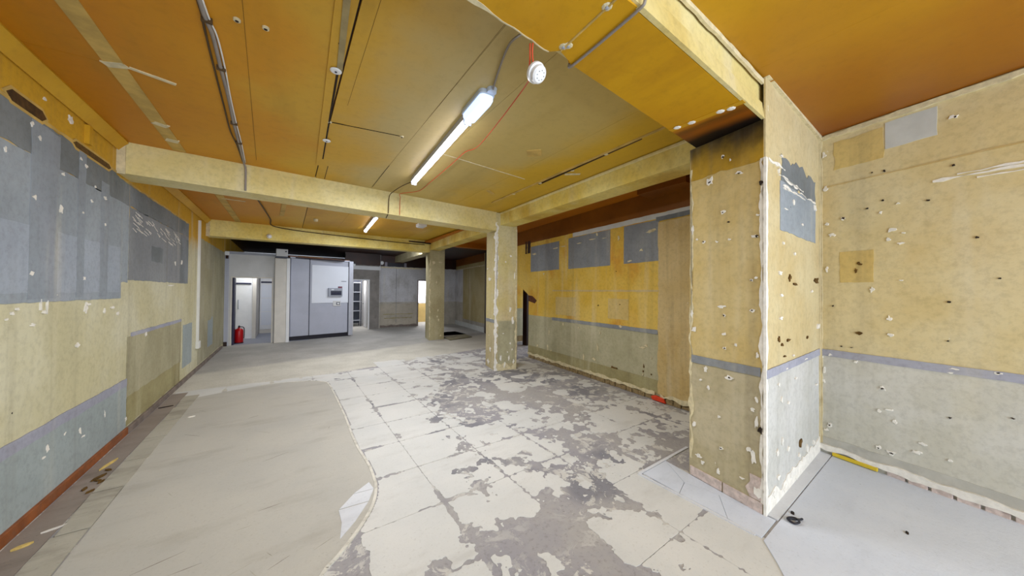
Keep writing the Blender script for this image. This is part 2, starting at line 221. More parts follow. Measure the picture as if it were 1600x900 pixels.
c_cable_left2 = [(-0.403, 2.28, 3.092), (-0.409, 2.507, 3.092), (-0.418, 2.757, 3.092), (-0.427, 3.024, 3.091), (-0.442, 3.52, 3.091), (-0.458, 4.032, 3.091), (-0.444, 4.429, 3.091)]
c_flex = [(1.159, 1.489, 3.125), (1.156, 1.615, 3.125), (1.17, 1.758, 3.126), (1.224, 1.946, 3.127), (1.244, 2.049, 3.127)]
c_red = [(1.28, 1.603, 3.128), (1.363, 1.748, 3.13), (1.459, 1.901, 3.132), (1.594, 2.146, 3.135), (1.627, 2.323, 3.136), (1.629, 2.592, 3.136), (1.623, 2.893, 3.135), (1.605, 3.192, 3.135), (1.622, 3.511, 3.135), (1.64, 3.939, 3.136), (1.656, 4.392, 3.136), (1.661, 4.864, 3.136)]
c_red2 = [(1.301, 1.603, 3.129), (1.377, 1.66, 3.13), (1.448, 1.731, 3.132), (1.559, 1.862, 3.134)]
# ------------------------------------------------------------------ materials
M = {}
M['ceil_orange'] = None
def ceilmat(name, c1, c2, soot='#5A4214', amt=.5, sc=.9):
    t = NT(name); col = t.mix(t.ss(t.noise(sc, 4, .55), .36, .64), lin(c1), lin(c2))
    col = t.mix(t.math('MULTIPLY', t.ss(t.noise(1, 4, .6, t.scale(t.pos, (2.6, .5, 1))), .5, .75), amt), col, lin(soot))
    col = t.mix(t.math('MULTIPLY', t.ss(t.noise(14, 6, .7), .45, .75), .12), col, lin('#2E1E08'))
    return t.done(col, .5, t.noise(7, 5), .06, .35)
def ceilgrad(name, stops, soot, amt, axis=0, jit=.9):
    """nicotine-orange board: tone drifts across the room (stops along x), with soft blotches and streaks"""
    t = NT(name); x = t.math('ADD', t.axis(axis), t.math('MULTIPLY', t.math('SUBTRACT', t.noise(.7, 4, .55), .5), jit*2))
    col = lin(stops[0][1])
    for (a, _), (bb, c) in zip(stops, stops[1:]): col = t.mix(t.ss(x, a, bb), col, lin(c))
    col = t.mix(t.math('MULTIPLY', t.ss(t.noise(1, 4, .6, t.scale(t.pos, (2.6, .5, 1))), .5, .78), amt), col, lin(soot))
    col = t.mix(t.math('MULTIPLY', t.ss(t.noise(14, 6, .7), .45, .75), .10), col, lin('#3A2608'))
    return t.done(col, .45, t.noise(7, 5), .06, .35)
M['ceil'] = ceilgrad('nicotine_ceiling', ((-1.2, '#C07C0A'), (-.3, '#CC8E14'), (.25, '#CDA02E'), (1.0, '#BEA970'), (2.0, '#C0A864'), (2.8, '#CCA42C')), '#94741C', .35)  # orange at the left, paler khaki in the middle, gold at the right
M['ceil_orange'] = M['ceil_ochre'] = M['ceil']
M['ceil_gold'] = ceilmat('ceiling_gold', '#CC9E22', '#C08E16', '#A07A18', .35)
M['bay'] = ceilgrad('front_bay_ceiling', ((1.2, '#C0920E'), (2.6, '#B07C0A'), (3.6, '#9C6206'), (4.7, '#864604')), '#A0700A', .4)
M['rust'] = ceilmat('rust_ceiling', '#B8700E', '#A65E0A', '#94500A', .4, .6)
M['rust_dark'] = ceilmat('dark_rust', '#86500C', '#744208', '#54300A', .5)
M['umber'] = ceilmat('umber_soot_shade', '#3A1C10', '#24120C', '#120A08', .6)  # dark brown paint and soot; also carries painted shade at the unlit rear
M['soffit'] = ceilmat('soffit_orange', '#C6940E', '#BC880A', '#9C6C0A', .45)
M['tape'] = simple('filler_tape', '#BFA058', .7, .2, 5)
M['tape_white'] = simple('white_filler', '#D2C6A2', .75, .15, 20)
M['cream'] = plaster('cream_beam_paint', '#E0D3A0', '#D8C684', chips=0, stain='#CBB060', stain_amt=.5, streak=.12, rough=.55)
M['gold_beam'] = plaster('gold_beam_paint', '#E8D88A', '#DEC460', chips=0, stain='#BE962C', stain_amt=.6, streak=.1, rough=.5)
M['wall_left'] = plaster('left_wall_paint', '#CFCBB0', '#C6BF9A', chips=.2, stain='#B8B290', streak=.3, top='#CC9C08', ztop=2.5)
M['wall_right'] = plaster('right_wall_paint', '#D6C8A0', '#CFBC8A', '#CCCAC2', '#C2BFB2', 1.02, .35, '#C6A868', .35, .2)
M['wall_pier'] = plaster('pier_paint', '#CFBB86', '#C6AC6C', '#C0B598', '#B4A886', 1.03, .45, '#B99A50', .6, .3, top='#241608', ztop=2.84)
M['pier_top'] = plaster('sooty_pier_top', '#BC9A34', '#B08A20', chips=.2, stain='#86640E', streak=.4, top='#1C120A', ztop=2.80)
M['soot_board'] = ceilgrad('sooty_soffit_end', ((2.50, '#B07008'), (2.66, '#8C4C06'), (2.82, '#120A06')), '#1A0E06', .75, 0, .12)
M['wall_pier_front'] = plaster('pier_front_paint', '#CDBF98', '#C6B488', '#C8C7C4', '#BDBCB6', 1.03, .9, '#BCA266', .4, .25)
M['wall_mid'] = plaster('side_wall_paint', '#DCBC5E', '#D4AE42', '#B8B294', '#A8A384', 1.04, .35, '#C88A28', .7, .3)
M['wall_grey'] = plaster('rear_wall_paint', '#CFCED2', '#C2C1C4', '#BAB4AA', '#A8A296', 1.1, .1, '#8C867C', .5, .3)
M['wall_far'] = plaster('far_wall_paint', '#B4A67C', '#A89868', '#ACA69E', '#9A948A', .35, .3, '#A0801E', .5, .4)
M['column'] = plaster('column_paint', '#CFC49A', '#C6B67C', '#BCAF8A', '#B0A27C', 1.02, .7, '#B8A080', .4, .3)
M['column_far'] = plaster('far_column_paint', '#BDB490', '#B4A882', chips=.4, stain='#948860')
M['grey_patch'] = plaster('grey_ghost_patch', '#9AA3AC', '#8C959E', chips=.12, stain='#A7ACB8', stain_amt=.6, streak=.25)
M['grey_dark'] = plaster('dark_grey_ghost_patch', '#7E8488', '#6C7276', chips=.15, stain='#8E949C', streak=.35)
M['slate'] = plaster('slate_ghost_patch', '#8E9296', '#82868C', chips=.25, stain='#767A80', streak=.35)
M['lilac'] = plaster('lilac_dado_strip', '#A9AAB8', '#9A9CAC', chips=.3, stain='#8A8C98', streak=.2)
M['bluegrey'] = plaster('blue_grey_panel', '#A4AEB0', '#98A2A4', chips=.3, stain='#8A9496', streak=.3)
M['olive'] = plaster('olive_patch', '#A69E74', '#948A60', chips=.3, stain='#7E7650', streak=.45)
M['greyolive'] = plaster('grey_olive_patch', '#B0AA8C', '#A09A7C', chips=.25, stain='#8E8A70', streak=.4)
M['grey_band'] = plaster('grey_band_ghost', '#929BA5', '#878F98', chips=.1, stain='#9AA0AC', stain_amt=.6, streak=.3)
M['lowstain'] = simple('stained_lower_panel', '#B8AFA0', .8, .1, 3, dirt='#9A8E7C')
M['bead'] = simple('corner_bead_paint', '#C9BC98', .75, .12, 9, dirt='#A08E66')
M['grey_light'] = plaster('pale_blue_grey_ghost', '#A2ABB8', '#969FAC', chips=.1, stain='#AEB4C0', stain_amt=.5, streak=.2)
M['vent_dark'] = simple('brown_vent_hole', '#4A3210', .95, .5, 14)
M['hole_brown'] = simple('broken_plaster_hole', '#54301E', .95, .4, 18)
M['skirt_grey'] = simple('skirting_ghost', '#B4B2AA', .8, .1, 6, dirt='#9A968E')
M['greyfar'] = plaster('dingy_far_paint', '#B0AB92', '#A29C82', chips=.3, stain='#8C8668', streak=.45)
M['buff'] = plaster('buff_board', '#CDB684', '#C2A870', chips=.3, stain='#B4924A', streak=.4)
M['ghost'] = plaster('ghost_rectangle', '#D0B878', '#C8AC68', chips=0, streak=.3)
M['whiteplaster'] = simple('white_plaster', '#E4E0D8', .85, .1, 18)
M['cleangrey'] = simple('clean_grey_paint', '#C3C5C2', .75, .06, 8)
M['hole'] = simple('hole_dark', '#2B2018', .95, .3, 20)
M['brown'] = simple('bare_brown_board', '#5E4418', .9, .3, 30)
M['brick'] = simple('pale_brick', '#C9B9B2', .9, .18, 25, dirt='#9A857C')
M['brick_dark'] = simple('dirty_brick', '#8E7A56', .9, .25, 25, dirt='#5E4E34')
M['timber'] = simple('stained_timber', '#8C4E22', .5, .25, 9, dirt='#6A5648')
M['timber_grey'] = simple('dirty_timber', '#7C7068', .75, .2, 9, dirt='#5A5048')
M['white'] = simple('white_gloss', '#E6E7EA', .4, .03)
M['offwhite'] = simple('off_white_board', '#CFCFD0', .55, .04, 4)
M['warmwhite'] = simple('warm_white_post', '#D9D4CC', .55, .05, 4)
M['cabinet'] = simple('lavender_grey_laminate', '#AFB2C0', .5, .04, 3)
M['wboard'] = simple('white_board', '#E2E6F0', .3, .02, 2)
M['alu'] = simple('aluminium_trim', '#B9BBC6', .45, .05, 5, .3)
M['lath_grey'] = simple('grey_joint_lath', '#9C8C62', .6, .15, 9, dirt='#6E5C34')
M['alu_dull'] = simple('dull_grey_timber', '#8A8690', .7, .1, 6)
M['black'] = simple('black_plinth', '#1C1A26', .5, .1)
M['navy'] = simple('navy_edge', '#2A2C48', .5, .1)
M['plastic_grey'] = simple('grey_plastic', '#9EA2AE', .5, .05)
M['dkplastic'] = simple('dark_plastic', '#3E4250', .4, .1)
M['pvc'] = simple('white_pvc', '#E2E2E0', .45, .04)
M['cable_grey'] = simple('grey_cable', '#8E8680', .55, .1)
M['cable_dark'] = simple('dark_cable', '#4E3A20', .6, .2)
M['cable_red'] = simple('red_cable', '#C8481C', .5, .1)
M['red'] = simple('extinguisher_red', '#C01418', .3, .06)
M['orange_red'] = simple('orange_red_plastic', '#D8401C', .5, .15, 12)
M['yellow'] = simple('yellow_strip', '#D9BC30', .5, .1)
M['woodchip'] = simple('splintered_pine', '#CBB068', .8, .2, 30)
M['batten'] = simple('batten_body', '#B9BBC0', .45, .04)
M['lens'] = glow('tube_light', '#F4F3FF', TUBE)
M['lens_blue'] = glow('bulkhead_light', '#BCD4FF', 1.15)
M['clear'] = simple('clear_cover', '#C6D2E6', .2, .03)
M['glass'] = glow('lit_window', '#F2F2FF', 1.1)
# floor materials
def floorbase():
    t = NT('bare_adhesive_concrete'); x = t.axis(0); y = t.axis(1)
    col = t.mix(t.ss(t.noise(1.1, 5), .36, .64), lin('#98969C'), lin('#A6A3A2'))
    col = t.mix(t.math('MULTIPLY', t.ss(t.noise(.9, 4, .6), .5, .62), .75), col, lin('#74757F'))
    m = t.ss(t.noise(5.5, 8, .72, dist=.6), .535, .56)
    gate = t.ss(t.noise(.8, 3), .36, .52)
    col = t.mix(t.math('MULTIPLY', m, t.math('MULTIPLY', gate, .75)), col, lin('#D2D0CA'))
    far = t.ss(t.math('ADD', y, t.math('MULTIPLY', x, -.22)), 6.75, 6.9)
    fc = t.mix(t.ss(t.noise(1.5, 6), .35, .65), lin('#CBC8BE'), lin('#BDBAB0'))
    strip = t.ss(t.math('ADD', y, t.math('MULTIPLY', x, -.28)), 8.5, 8.8)
    fc = t.mix(strip, fc, t.mix(t.ss(t.noise(1.2, 6), .35, .65), lin('#B4B2AE'), lin('#A4A29E')))
    col = t.mix(far, col, fc)
    col = t.mix(t.math('MULTIPLY', t.ss(t.noise(30, 5, .7), .5, .72), .35), col, lin('#5A5650'))
    return t.done(col, .7, t.noise(35, 6, .7), .25, .3)
M['floor'] = floorbase()
def screed(name, c1, c2, dirt, sc=1.4, amt=.45):
    t = NT(name); col = t.mix(t.ss(t.noise(sc, 6), .35, .65), lin(c1), lin(c2))
    col = t.mix(t.math('MULTIPLY', t.ss(t.noise(1, 6, .65, t.scale(t.pos, (1.2, 3.2, 1))), .5, .72), amt), col, lin(dirt))
    col = t.mix(t.math('LESS_THAN', t.math('ADD', t.voro(7), t.math('MULTIPLY', t.noise(40, 3), .1)), .075), col, lin(dirt))
    col = t.mix(t.math('MULTIPLY', t.ss(t.noise(55, 4, .7), .55, .75), .4), col, lin(dirt))
    return t.done(col, .65, t.noise(40, 5, .7), .15, .35)
M['tile'] = screed('pale_tile_bed', '#D2D2D0', '#CACBCA', '#A29E98', 1.4, .35)
M['tile_blue'] = screed('cool_tile_bed', '#D6D9E0', '#CDD1DA', '#A4A4AA', 1.4, .3)
M['screed'] = screed('grey_screed', '#BAB7AF', '#B2B0AA', '#989288', 1.0, .4)
M['kerb'] = screed('kerb_screed', '#B2AEA2', '#A8A498', '#7C766C', 2.5, .7)
M['gutter'] = screed('gutter_boards', '#948A82', '#8A8078', '#686058', 2, .5)
M['bluefloor'] = screed('pale_blue_floor', '#D2D8E4', '#C9D0DE', '#A8AEB8', 1.2, .3)
M['rim'] = simple('pale_edging', '#D2CFC6', .6, .1, 12, dirt='#8E8676')

# ------------------------------------------------------------------ floor
# hatch hole in the floor, rear right
HX0, HX1, HY0, HY1 = 4.55, 5.55, 10.75, 11.75
bm = B()
for (x0, x1, y0, y1) in ((-1.6, 8, -3.6, HY0), (-1.6, HX0, HY0, HY1), (HX1, 8, HY0, HY1), (-1.6, 8, HY1, 17)):
    box(bm, (x0, y0, -.12), (x1, y1, 0))
floor = struct('floor', bm, M['floor'], 'bare stripped shop floor of patchy concrete, tile bed and screed', 'floor')
curve = [(.02, 1.75), (.177, 2.084), (.267, 2.179), (.419, 2.357), (.539, 2.548), (.605, 2.75), (.621, 2.904), (.628, 3.15), (.602, 3.694), (.62, 4.6), (.613, 5.745), (.60, 6.2), (.56, 6.4), (.413, 6.564), (.2, 6.66), (-.131, 6.738), (-.541, 6.68), (-1.063, 6.5)]
curve = [(p.x, p.y) for p in smoothpts([(x, y, 0) for x, y in curve], 4)]
poly = curve+[(-1.033, 2.921), (-1.02, 1.75)]
prism(bm := B(), poly, 0, .006)
obj('screed_patch', bm, M['screed'], floor, label='flat grey screed patch with a rounded far corner')
bm = B()
for (x0, y0), (x1, y1) in zip(curve[2:62], curve[3:63]):
    d = Vector((x1-x0, y1-y0)); L = d.length; n = Vector((d.y, -d.x))/L*.022
    hexa(bm, [(x0, y0, 0), (x1, y1, 0), (x1+n.x, y1+n.y, 0), (x0+n.x, y0+n.y, 0)], [(x0, y0, .009), (x1, y1, .009), (x1+n.x, y1+n.y, .009), (x0+n.x, y0+n.y, .009)])
obj('edging_strip', bm, M['rim'], floor, label='thin pale edging round the screed patch')
for k in range(34):
    x, yy = rnd.uniform(-.9, .5), 2.2+4.2*rnd.random()**1.3; a = rnd.choice((.25, .3, .2, 1.45, 2.2))+rnd.uniform(-.2, .2); L = .02+.09*rnd.random(); w = .0012+.0018*rnd.random()
    d = Vector((math.cos(a), math.sin(a)))*L; n = Vector((-d.y, d.x)).normalized()*w; c = Vector((x, yy))
    obj('scuff', prism(B(), [tuple(c-d), tuple(c+n), tuple(c+d), tuple(c-n)], .0055, .0066), M['kerb'] if k % 3 else M['timber_grey'], floor)
def inside(x, y, P):
    c = False; j = len(P)-1
    for i in range(len(P)):
        if (P[i][1] > y) != (P[j][1] > y) and x < (P[j][0]-P[i][0])*(y-P[i][1])/(P[j][1]-P[i][1])+P[i][0]: c = not c
        j = i
    return c
# exposed sliver of old pale tiles at the bulge of the curve
sl = [(.585, 2.86), (.60, 2.74), (.535, 2.60), (.41, 2.42), (.30, 2.30), (.33, 2.46), (.33, 2.62), (.45, 2.76)]
prism(B(), sl, 0, 0).free()
for k, part in enumerate(([0, 1, 7], [1, 2, 6, 7], [2, 3, 4, 5, 6])):
    P = [Vector((*sl[i], 0)) for i in part]; c = sum(P, Vector())/len(P)
    obj('exposed_tile', prism(B(), [tuple((c+(p-c)*.95).xy) for p in P], .004, .0085), M['tile_blue'], floor)
# kerb and gutter along the left wall
for i in range(9):
    y0 = 1.7+i*.55; rag = .012
    P = [(-1.195+rnd.uniform(-rag, rag), y0+.006), (-1.04, y0+.006), (-1.045, y0+.55-.006), (-1.205+rnd.uniform(-rag, rag), y0+.55-.006)]
    obj('kerb_piece', prism(B(), P, 0, .010+.003*rnd.random()), M['kerb'], floor)
obj('gutter_board', box(B(), (-1.385, -3.4, 0), (-1.21, 6.9, .004)), M['gutter'], floor)
# ragged tile bed pieces, one per old tile of a 0.59 m grid
DA = np.array(dens)
def density(x, y):
    d2 = (DA[:, 0]-x)**2*1.3+(DA[:, 1]-y)**2*.8+.01
    w = 1/d2**1.7; return float((w*DA[:, 2]).sum()/w.sum())
TS = .59
def cover(x, y):
    if inside(x+.0, y, poly): return -1
    if x < .67 and y < 6.3 and inside(x-.03, y, poly): return -1
    d = density(x, y)
    f = noise.fractal(Vector((x*3.1, y*2.6, 3.3)), .62, 2.1, 6)
    f2 = noise.fractal(Vector((x*11+9, y*11, 1.7)), .8, 2.2, 3)
    return (d-.46)*1.3+.60*f+.36*f2
def joint(x, y, u, v):
    jn = noise.noise(Vector((x*6, y*6, 8)))*.5+.5
    f3 = noise.fractal(Vector((x*25, y*25, 5)), .8, 2.2, 3)
    g = .005+.028*max(0, noise.noise(Vector((x*2.3+4, y*2.3, 1)))+.2)*(.4+1.2*jn)+.013*f3
    e = min(u, TS-u, v*1.0, TS-v)
    return (e-g)/.02
pieces = []
for i in range(-4, 7):
    for j in range(-1, 12):
        X0 = 1.0+TS*i; Y0 = 5.23-TS*8+TS*j
        if X0 < .3 and Y0 < 6.0: continue
        if X0 > 2.3 and Y0 < 1.55: continue
        if X0 > 4.0 or (X0 < -1 and Y0 > 7): continue
        if Y0+.3 > 7.0+.2*X0: continue
        if Y0 < .2: continue
        pieces.append((X0, Y0))
for (X0, Y0) in pieces:
    near = math.hypot(X0-1.5, Y0) < 3.6
    N = 46 if near else 28; h = TS/N
    F = np.full((N+1, N+1), -1.0)
    for a in range(N+1):
        for b in range(N+1):
            x = X0+a*h; y = Y0+b*h
            if x > 3.40 and y > 4.95 and x < 3.98 and y < 6.1: continue
            if x > 2.88 and y < 1.45: continue
            if x > 4.44+.11*(y-2.2): continue
            if x > 2.58 and y < 1.66: continue
            F[a, b] = min(cover(x, y)+.75*(min(a, N-a, b, N-b)/N-.26), joint(x, y, a*h, b*h)) if 0 < a < N and 0 < b < N else -.05
    if F.max() <= 0: continue
    bm = B(); cache = {}; z = .0018+.0012*rnd.random()
    def V(key, x, y):
        if key not in cache: cache[key] = bm.verts.new((x, y, z))
        return cache[key]
    border = []
    for a in range(N):
        for b in range(N):
            c = [(a, b), (a+1, b), (a+1, b+1), (a, b+1)]; s = [F[q] > 0 for q in c]
            if not any(s): continue
            P = []; kinds = []
            for k in range(4):
                q, r = c[k], c[(k+1) % 4]
                if s[k]: P.append(V(q, X0+q[0]*h, Y0+q[1]*h)); kinds.append(0)
                if s[k] != s[(k+1) % 4]:
                    t = F[q]/(F[q]-F[r]); P.append(V((min(q, r), max(q, r)), X0+(q[0]+(r[0]-q[0])*t)*h, Y0+(q[1]+(r[1]-q[1])*t)*h)); kinds.append(1)
            if len(set(P)) < 3: continue
            try: bm.faces.new(P)
            except ValueError: continue
    if not bm.faces: bm.free(); continue
    be = [e for e in bm.edges if len(e.link_faces) == 1]
    r = bmesh.ops.extrude_edge_only(bm, edges=be)
    for v in [g for g in r['geom'] if isinstance(g, bmesh.types.BMVert)]: v.co.z = 0
    cool = X0 > 1.9 and Y0 < 2.3
    obj('tile_bed_piece', bm, M['tile'], floor)
# front right: cool pale tiles beside the pier, smooth pale blue slab in front of the pier
def tri(n, P, z1=.006):
    P = [Vector((*p, 0)) for p in P]; c = sum(P, Vector())/len(P)
    obj('blue_tile', prism(B(), [tuple((c+(p-c)*(1-.0022/max(.05, (p-c).length))).xy) for p in P], 0, z1+.0008*n), M['bluefloor'], floor)
for n, P in enumerate((((2.60, 1.64), (2.97, 1.64), (2.76, 1.36), (2.58, 1.31)), ((2.58, 1.31), (2.76, 1.36), (2.82, 1.12), (2.58, .97)),
                       ((2.76, 1.36), (2.97, 1.64), (2.93, 1.40), (2.85, .95), (2.82, 1.12)), ((2.58, .97), (2.82, 1.12), (2.85, .95), (2.84, .765), (2.56, .765)))): tri(n % 2, P)
prism(bm := B(), [(2.545, .749), (2.40, .64), (2.22, .52), (1.7, -.3), (1.5, -3.4), (4.2, -3.4), (4.26, -.25), (4.45, .749)], 0, .007)
obj('pale_blue_slab', bm, M['bluefloor'], floor, label='smooth pale blue floor slab in front of the pier')
prism(bm := B(), [(2.85, .757), (4.46, .757), (4.47, .855), (2.86, .832)], 0, .009)
obj('mortar_strip', bm, M['tile_blue'], floor)
for (x0, y0, x1, y1) in ((2.55, .80, 2.575, 1.66), (2.575, 1.645, 3.42, 1.67)):
    obj('floor_strip', box(B(), (x0, y0, 0), (x1, y1, .008)), M['tile_blue'], floor)
bm = B()
box(bm, (HX0, HY0, -.7), (HX1, HY1, -.65))
for lo, hi in (((HX0-.02, HY0-.02, -.7), (HX0, HY1+.02, -.005)), ((HX1, HY0-.02, -.7), (HX1+.02, HY1+.02, -.005)), ((HX0, HY0-.02, -.7), (HX1, HY0, -.005)), ((HX0, HY1, -.7), (HX1, HY1+.02, -.005))): box(bm, lo, hi)
obj('hatch_pit', bm, M['umber'], floor, label='dark open pit under the floor hatch')

# ------------------------------------------------------------------ ceiling
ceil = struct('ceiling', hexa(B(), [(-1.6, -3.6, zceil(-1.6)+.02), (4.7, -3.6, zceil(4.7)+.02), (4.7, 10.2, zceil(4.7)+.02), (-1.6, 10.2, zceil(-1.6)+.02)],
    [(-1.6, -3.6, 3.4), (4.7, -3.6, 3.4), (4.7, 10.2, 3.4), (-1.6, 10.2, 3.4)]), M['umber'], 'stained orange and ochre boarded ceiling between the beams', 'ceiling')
def board(x0, x1, y0, y1, mat, dz=0, name='ceiling_board', th=.02, g=.0012, y0b=None, y1b=None):
    y0b = y0 if y0b is None else y0b; y1b = y1 if y1b is None else y1b
    q = [(x0+g, y0+g), (x1-g, y0b+g), (x1-g, y1b-g), (x0+g, y1-g)]
    return obj(name, hexa(B(), [(x, y, zceil(x)+dz) for x, y in q], [(x, y, zceil(x)+th) for x, y in q]), M[mat], ceil)
Y1 = lambda x: 4.94+.105*(x+1.42)
Y2 = lambda x: 9.34+.127*(x+1.42)
yb = lambda x: 1.14+.05*(x+1.42)
xs = [(-1.42, -.96, 'ceil_orange'), (-.96, .295, 'ceil_orange'), (.305, 1.02, 'ceil_ochre'), (1.02, 1.42, 'ceil_ochre'), (1.42, 2.48, 'ceil_ochre'), (2.48, 2.95, 'ceil_ochre')]
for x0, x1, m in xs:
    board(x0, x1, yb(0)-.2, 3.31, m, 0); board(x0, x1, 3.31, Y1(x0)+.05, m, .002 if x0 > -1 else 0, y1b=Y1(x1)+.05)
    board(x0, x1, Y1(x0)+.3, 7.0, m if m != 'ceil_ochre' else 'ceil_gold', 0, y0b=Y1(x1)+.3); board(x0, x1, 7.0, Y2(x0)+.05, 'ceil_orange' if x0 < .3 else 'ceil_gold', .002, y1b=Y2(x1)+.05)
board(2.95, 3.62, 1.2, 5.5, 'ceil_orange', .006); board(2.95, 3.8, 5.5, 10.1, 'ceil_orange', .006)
for y0, y1 in ((-3.5, -1.2), (-1.2, .9)):
    for x0, x1 in ((-1.42, .9), (.9, 2.7), (2.7, 4.6)): board(x0, x1, y0, y1, 'bay', .001, g=.0004)
# taped joint, cross strips, open joint, edge laths
def cstrip(p, q, w, mat, name, t=.006):
    p = Vector(p); q = Vector(q); d = (q-p).normalized(); n = Vector((d.y, -d.x))*w/2
    c = [p-n, q-n, q+n, p+n]
    return obj(name, hexa(B(), [(v.x, v.y, zceil(v.x)-t) for v in c], [(v.x, v.y, zceil(v.x)+.002) for v in c]), M[mat], ceil)
cstrip((-.955, 1.3), (-.975, 4.95), .10, 'tape', 'joint_tape', .005)
cstrip((-.90, 5.5), (-.90, 9.4), .10, 'tape', 'joint_tape', .005)
cstrip((-.90, 3.285), (-.69, 3.365), .028, 'tape_white', 'filler_strip')
cstrip((-.90, 7.10), (-.60, 7.15), .03, 'tape_white', 'filler_strip')
cstrip((1.415, 3.407), (2.72, 3.555), .012, 'tape_white', 'filler_strip', .003)
cstrip((-1.02, 3.32), (-.91, 3.27), .06, 'tape_white', 'filler_strip', .007)
cstrip((-.985, 4.28), (-.945, 4.22), .10, 'tape_white', 'filler_strip', .007)
cstrip((-.985, 4.68), (-.955, 4.60), .09, 'tape_white', 'filler_strip', .007)
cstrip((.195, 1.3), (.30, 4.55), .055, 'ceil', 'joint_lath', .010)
cstrip((.20, 1.3), (.28, 2.50), .035, 'lath_grey', 'joint_lath', .016)
cstrip((.272, 2.5), (.325, 4.3), .012, 'hole', 'open_joint', .011)
cstrip((.31, 3.33), (.90, 3.245), .006, 'hole', 'open_joint', .004)
cstrip((.385, 1.5), (.394, 2.95), .002, 'brown', 'open_joint', .001)
cstrip((1.012, 1.5), (1.02, 2.9), .0015, 'brown', 'open_joint', .001)
cstrip((-.19, 1.6), (-.31, 4.8), .002, 'brown', 'open_joint', .001)
cstrip((.40, 4.55), (.41, 5.1), .006, 'hole', 'open_joint', .003)
cstrip((1.02, 4.1), (1.03, 5.1), .003, 'hole', 'open_joint', .003)
cstrip((2.93, 1.6), (2.985, 4.85), .035, 'tape', 'joint_lath', .010)
cstrip((2.96, 1.9), (3.02, 3.6), .02, 'umber', 'joint_lath', .012)
cstrip((3.05, 3.10), (3.22, 2.98), .05, 'tape_white', 'filler_strip', .004)
cstrip((2.22, 2.74), (2.33, 2.86), .16, 'tape', 'joint_lath', .008)
cstrip((2.55, 4.28), (2.72, 4.40), .06, 'tape', 'joint_lath', .006)
cstrip((-.02, 6.2), (-.10, 8.1), .07, 'tape', 'joint_lath', .012)
# aisle ceiling and rear ceiling
obj('aisle_ceiling_board', box(B(), (3.6, 1.2, 3.15), (6.9, 12.2, 3.19)), M['rust'], ceil)
obj('rear_ceiling_board', box(B(), (-1.6, 9.9, 3.12), (7.4, 16.9, 3.16)), M['umber'], ceil)  # dark brown paint, deepened with the shade of the unlit rear
obj('aisle_box', box(B(), (4.18, 2.05, 3.04), (4.62, 2.75, 3.15)), M['rust_dark'], ceil)

# ------------------------------------------------------------------ walls
zt = 3.3
WL = Wall((-1.42, -3.5), (-1.42, 12.0), -1)
bm = B(); WL.box(bm, 0, 15.6, 0, zt, -.15, 0)
WL.box(bm, 15.6, 20.4, 0, zt, -.15, 0)
wall_left = struct('wall_left', bm, M['wall_left'], 'long left wall of stained yellow plaster with grey panel ghosts', 'wall')
def patch(W, par, name, mat, *a, label=None, **k):
    bm = B(); W.ragged(bm, *a, **k); return obj(name, bm, M[mat], par, label=label)
y = lambda v: v+3.5   # left wall: s counts from the shop front
patch(WL, wall_left, 'wall_patch', 'grey_patch', y(-3.4), y(5.10), 1.495, 2.50, 0, .004, amp=.006, label='large grey ghost panel')
patch(WL, wall_left, 'wall_patch', 'grey_dark', y(-3.4), y(4.93), 2.50, 2.765, 0, .004, amp=.012, label='darker grey band above the large ghost panel')
patch(WL, wall_left, 'wall_patch', 'grey_patch', y(5.10), y(5.27), 1.66, 2.72, 0, .003, amp=.02, sides='lbt')
patch(WL, wall_left, 'wall_patch', 'grey_dark', y(4.93), y(5.27), 2.5, 2.75, 0, .0035, amp=.012)
patch(WL, wall_left, 'wall_patch', 'slate', y(5.285), y(7.87), 1.69, 2.50, 0, .004, amp=.008, label='smaller slate grey ghost panel')
patch(WL, wall_left, 'wall_patch', 'grey_dark', y(5.285), y(7.87), 2.50, 2.735, 0, .004, amp=.012)
for (a, b) in ((-2.0, 2.6), (2.62, 4.93)): patch(WL, wall_left, 'plaster_edge', 'tape', y(a), y(b), 2.76, 2.785, 0, .006, amp=.008)
patch(WL, wall_left, 'plaster_edge', 'tape', y(5.0), y(7.9), 2.735, 2.755, 0, .006, amp=.01)
patch(WL, wall_left, 'wall_panel', 'bluegrey', y(-3.4), y(5.30), .07, .545, 0, .006, amp=.004, label='blue-grey painted lower panel')
patch(WL, wall_left, 'dado_strip', 'lilac', y(-3.4), y(5.30), .53, .61, 0, .008, amp=.005, label='lilac strip above the lower panel')
patch(WL, wall_left, 'wall_patch', 'greyolive', y(5.30), y(7.5), .385, 1.06, 0, .004, amp=.006)
patch(WL, wall_left, 'dado_strip', 'lilac', y(5.40), y(7.5), 1.055, 1.10, 0, .006, amp=.006)
patch(WL, wall_left, 'wall_patch', 'olive', y(5.32), y(7.45), .08, .40, 0, .005, amp=.012)
patch(WL, wall_left, 'wall_patch', 'bluegrey', y(7.62), y(8.25), .25, .98, 0, .004, amp=.006)
patch(WL, wall_left, 'wall_patch', 'greyfar', y(8.75), y(11.9), .09, 2.62, 0, .003, amp=.012, label='dingy grey-olive far stretch')
patch(WL, wall_left, 'wall_patch', 'greyolive', y(9.3), y(10.1), .9, 2.05, 0, .0048, amp=.008)
patch(WL, wall_left, 'wall_patch', 'bluegrey', y(9.7), y(10.3), .3, .95, 0, .004, amp=.006)
patch(WL, wall_left, 'wall_patch', 'greyolive', y(10.35), y(11.8), .5, 2.4, 0, .0055, amp=.02)
patch(WL, wall_left, 'wall_patch', 'grey_light', y(-3.4), y(5.06), 1.56, 2.02, 0, .005, amp=.006)
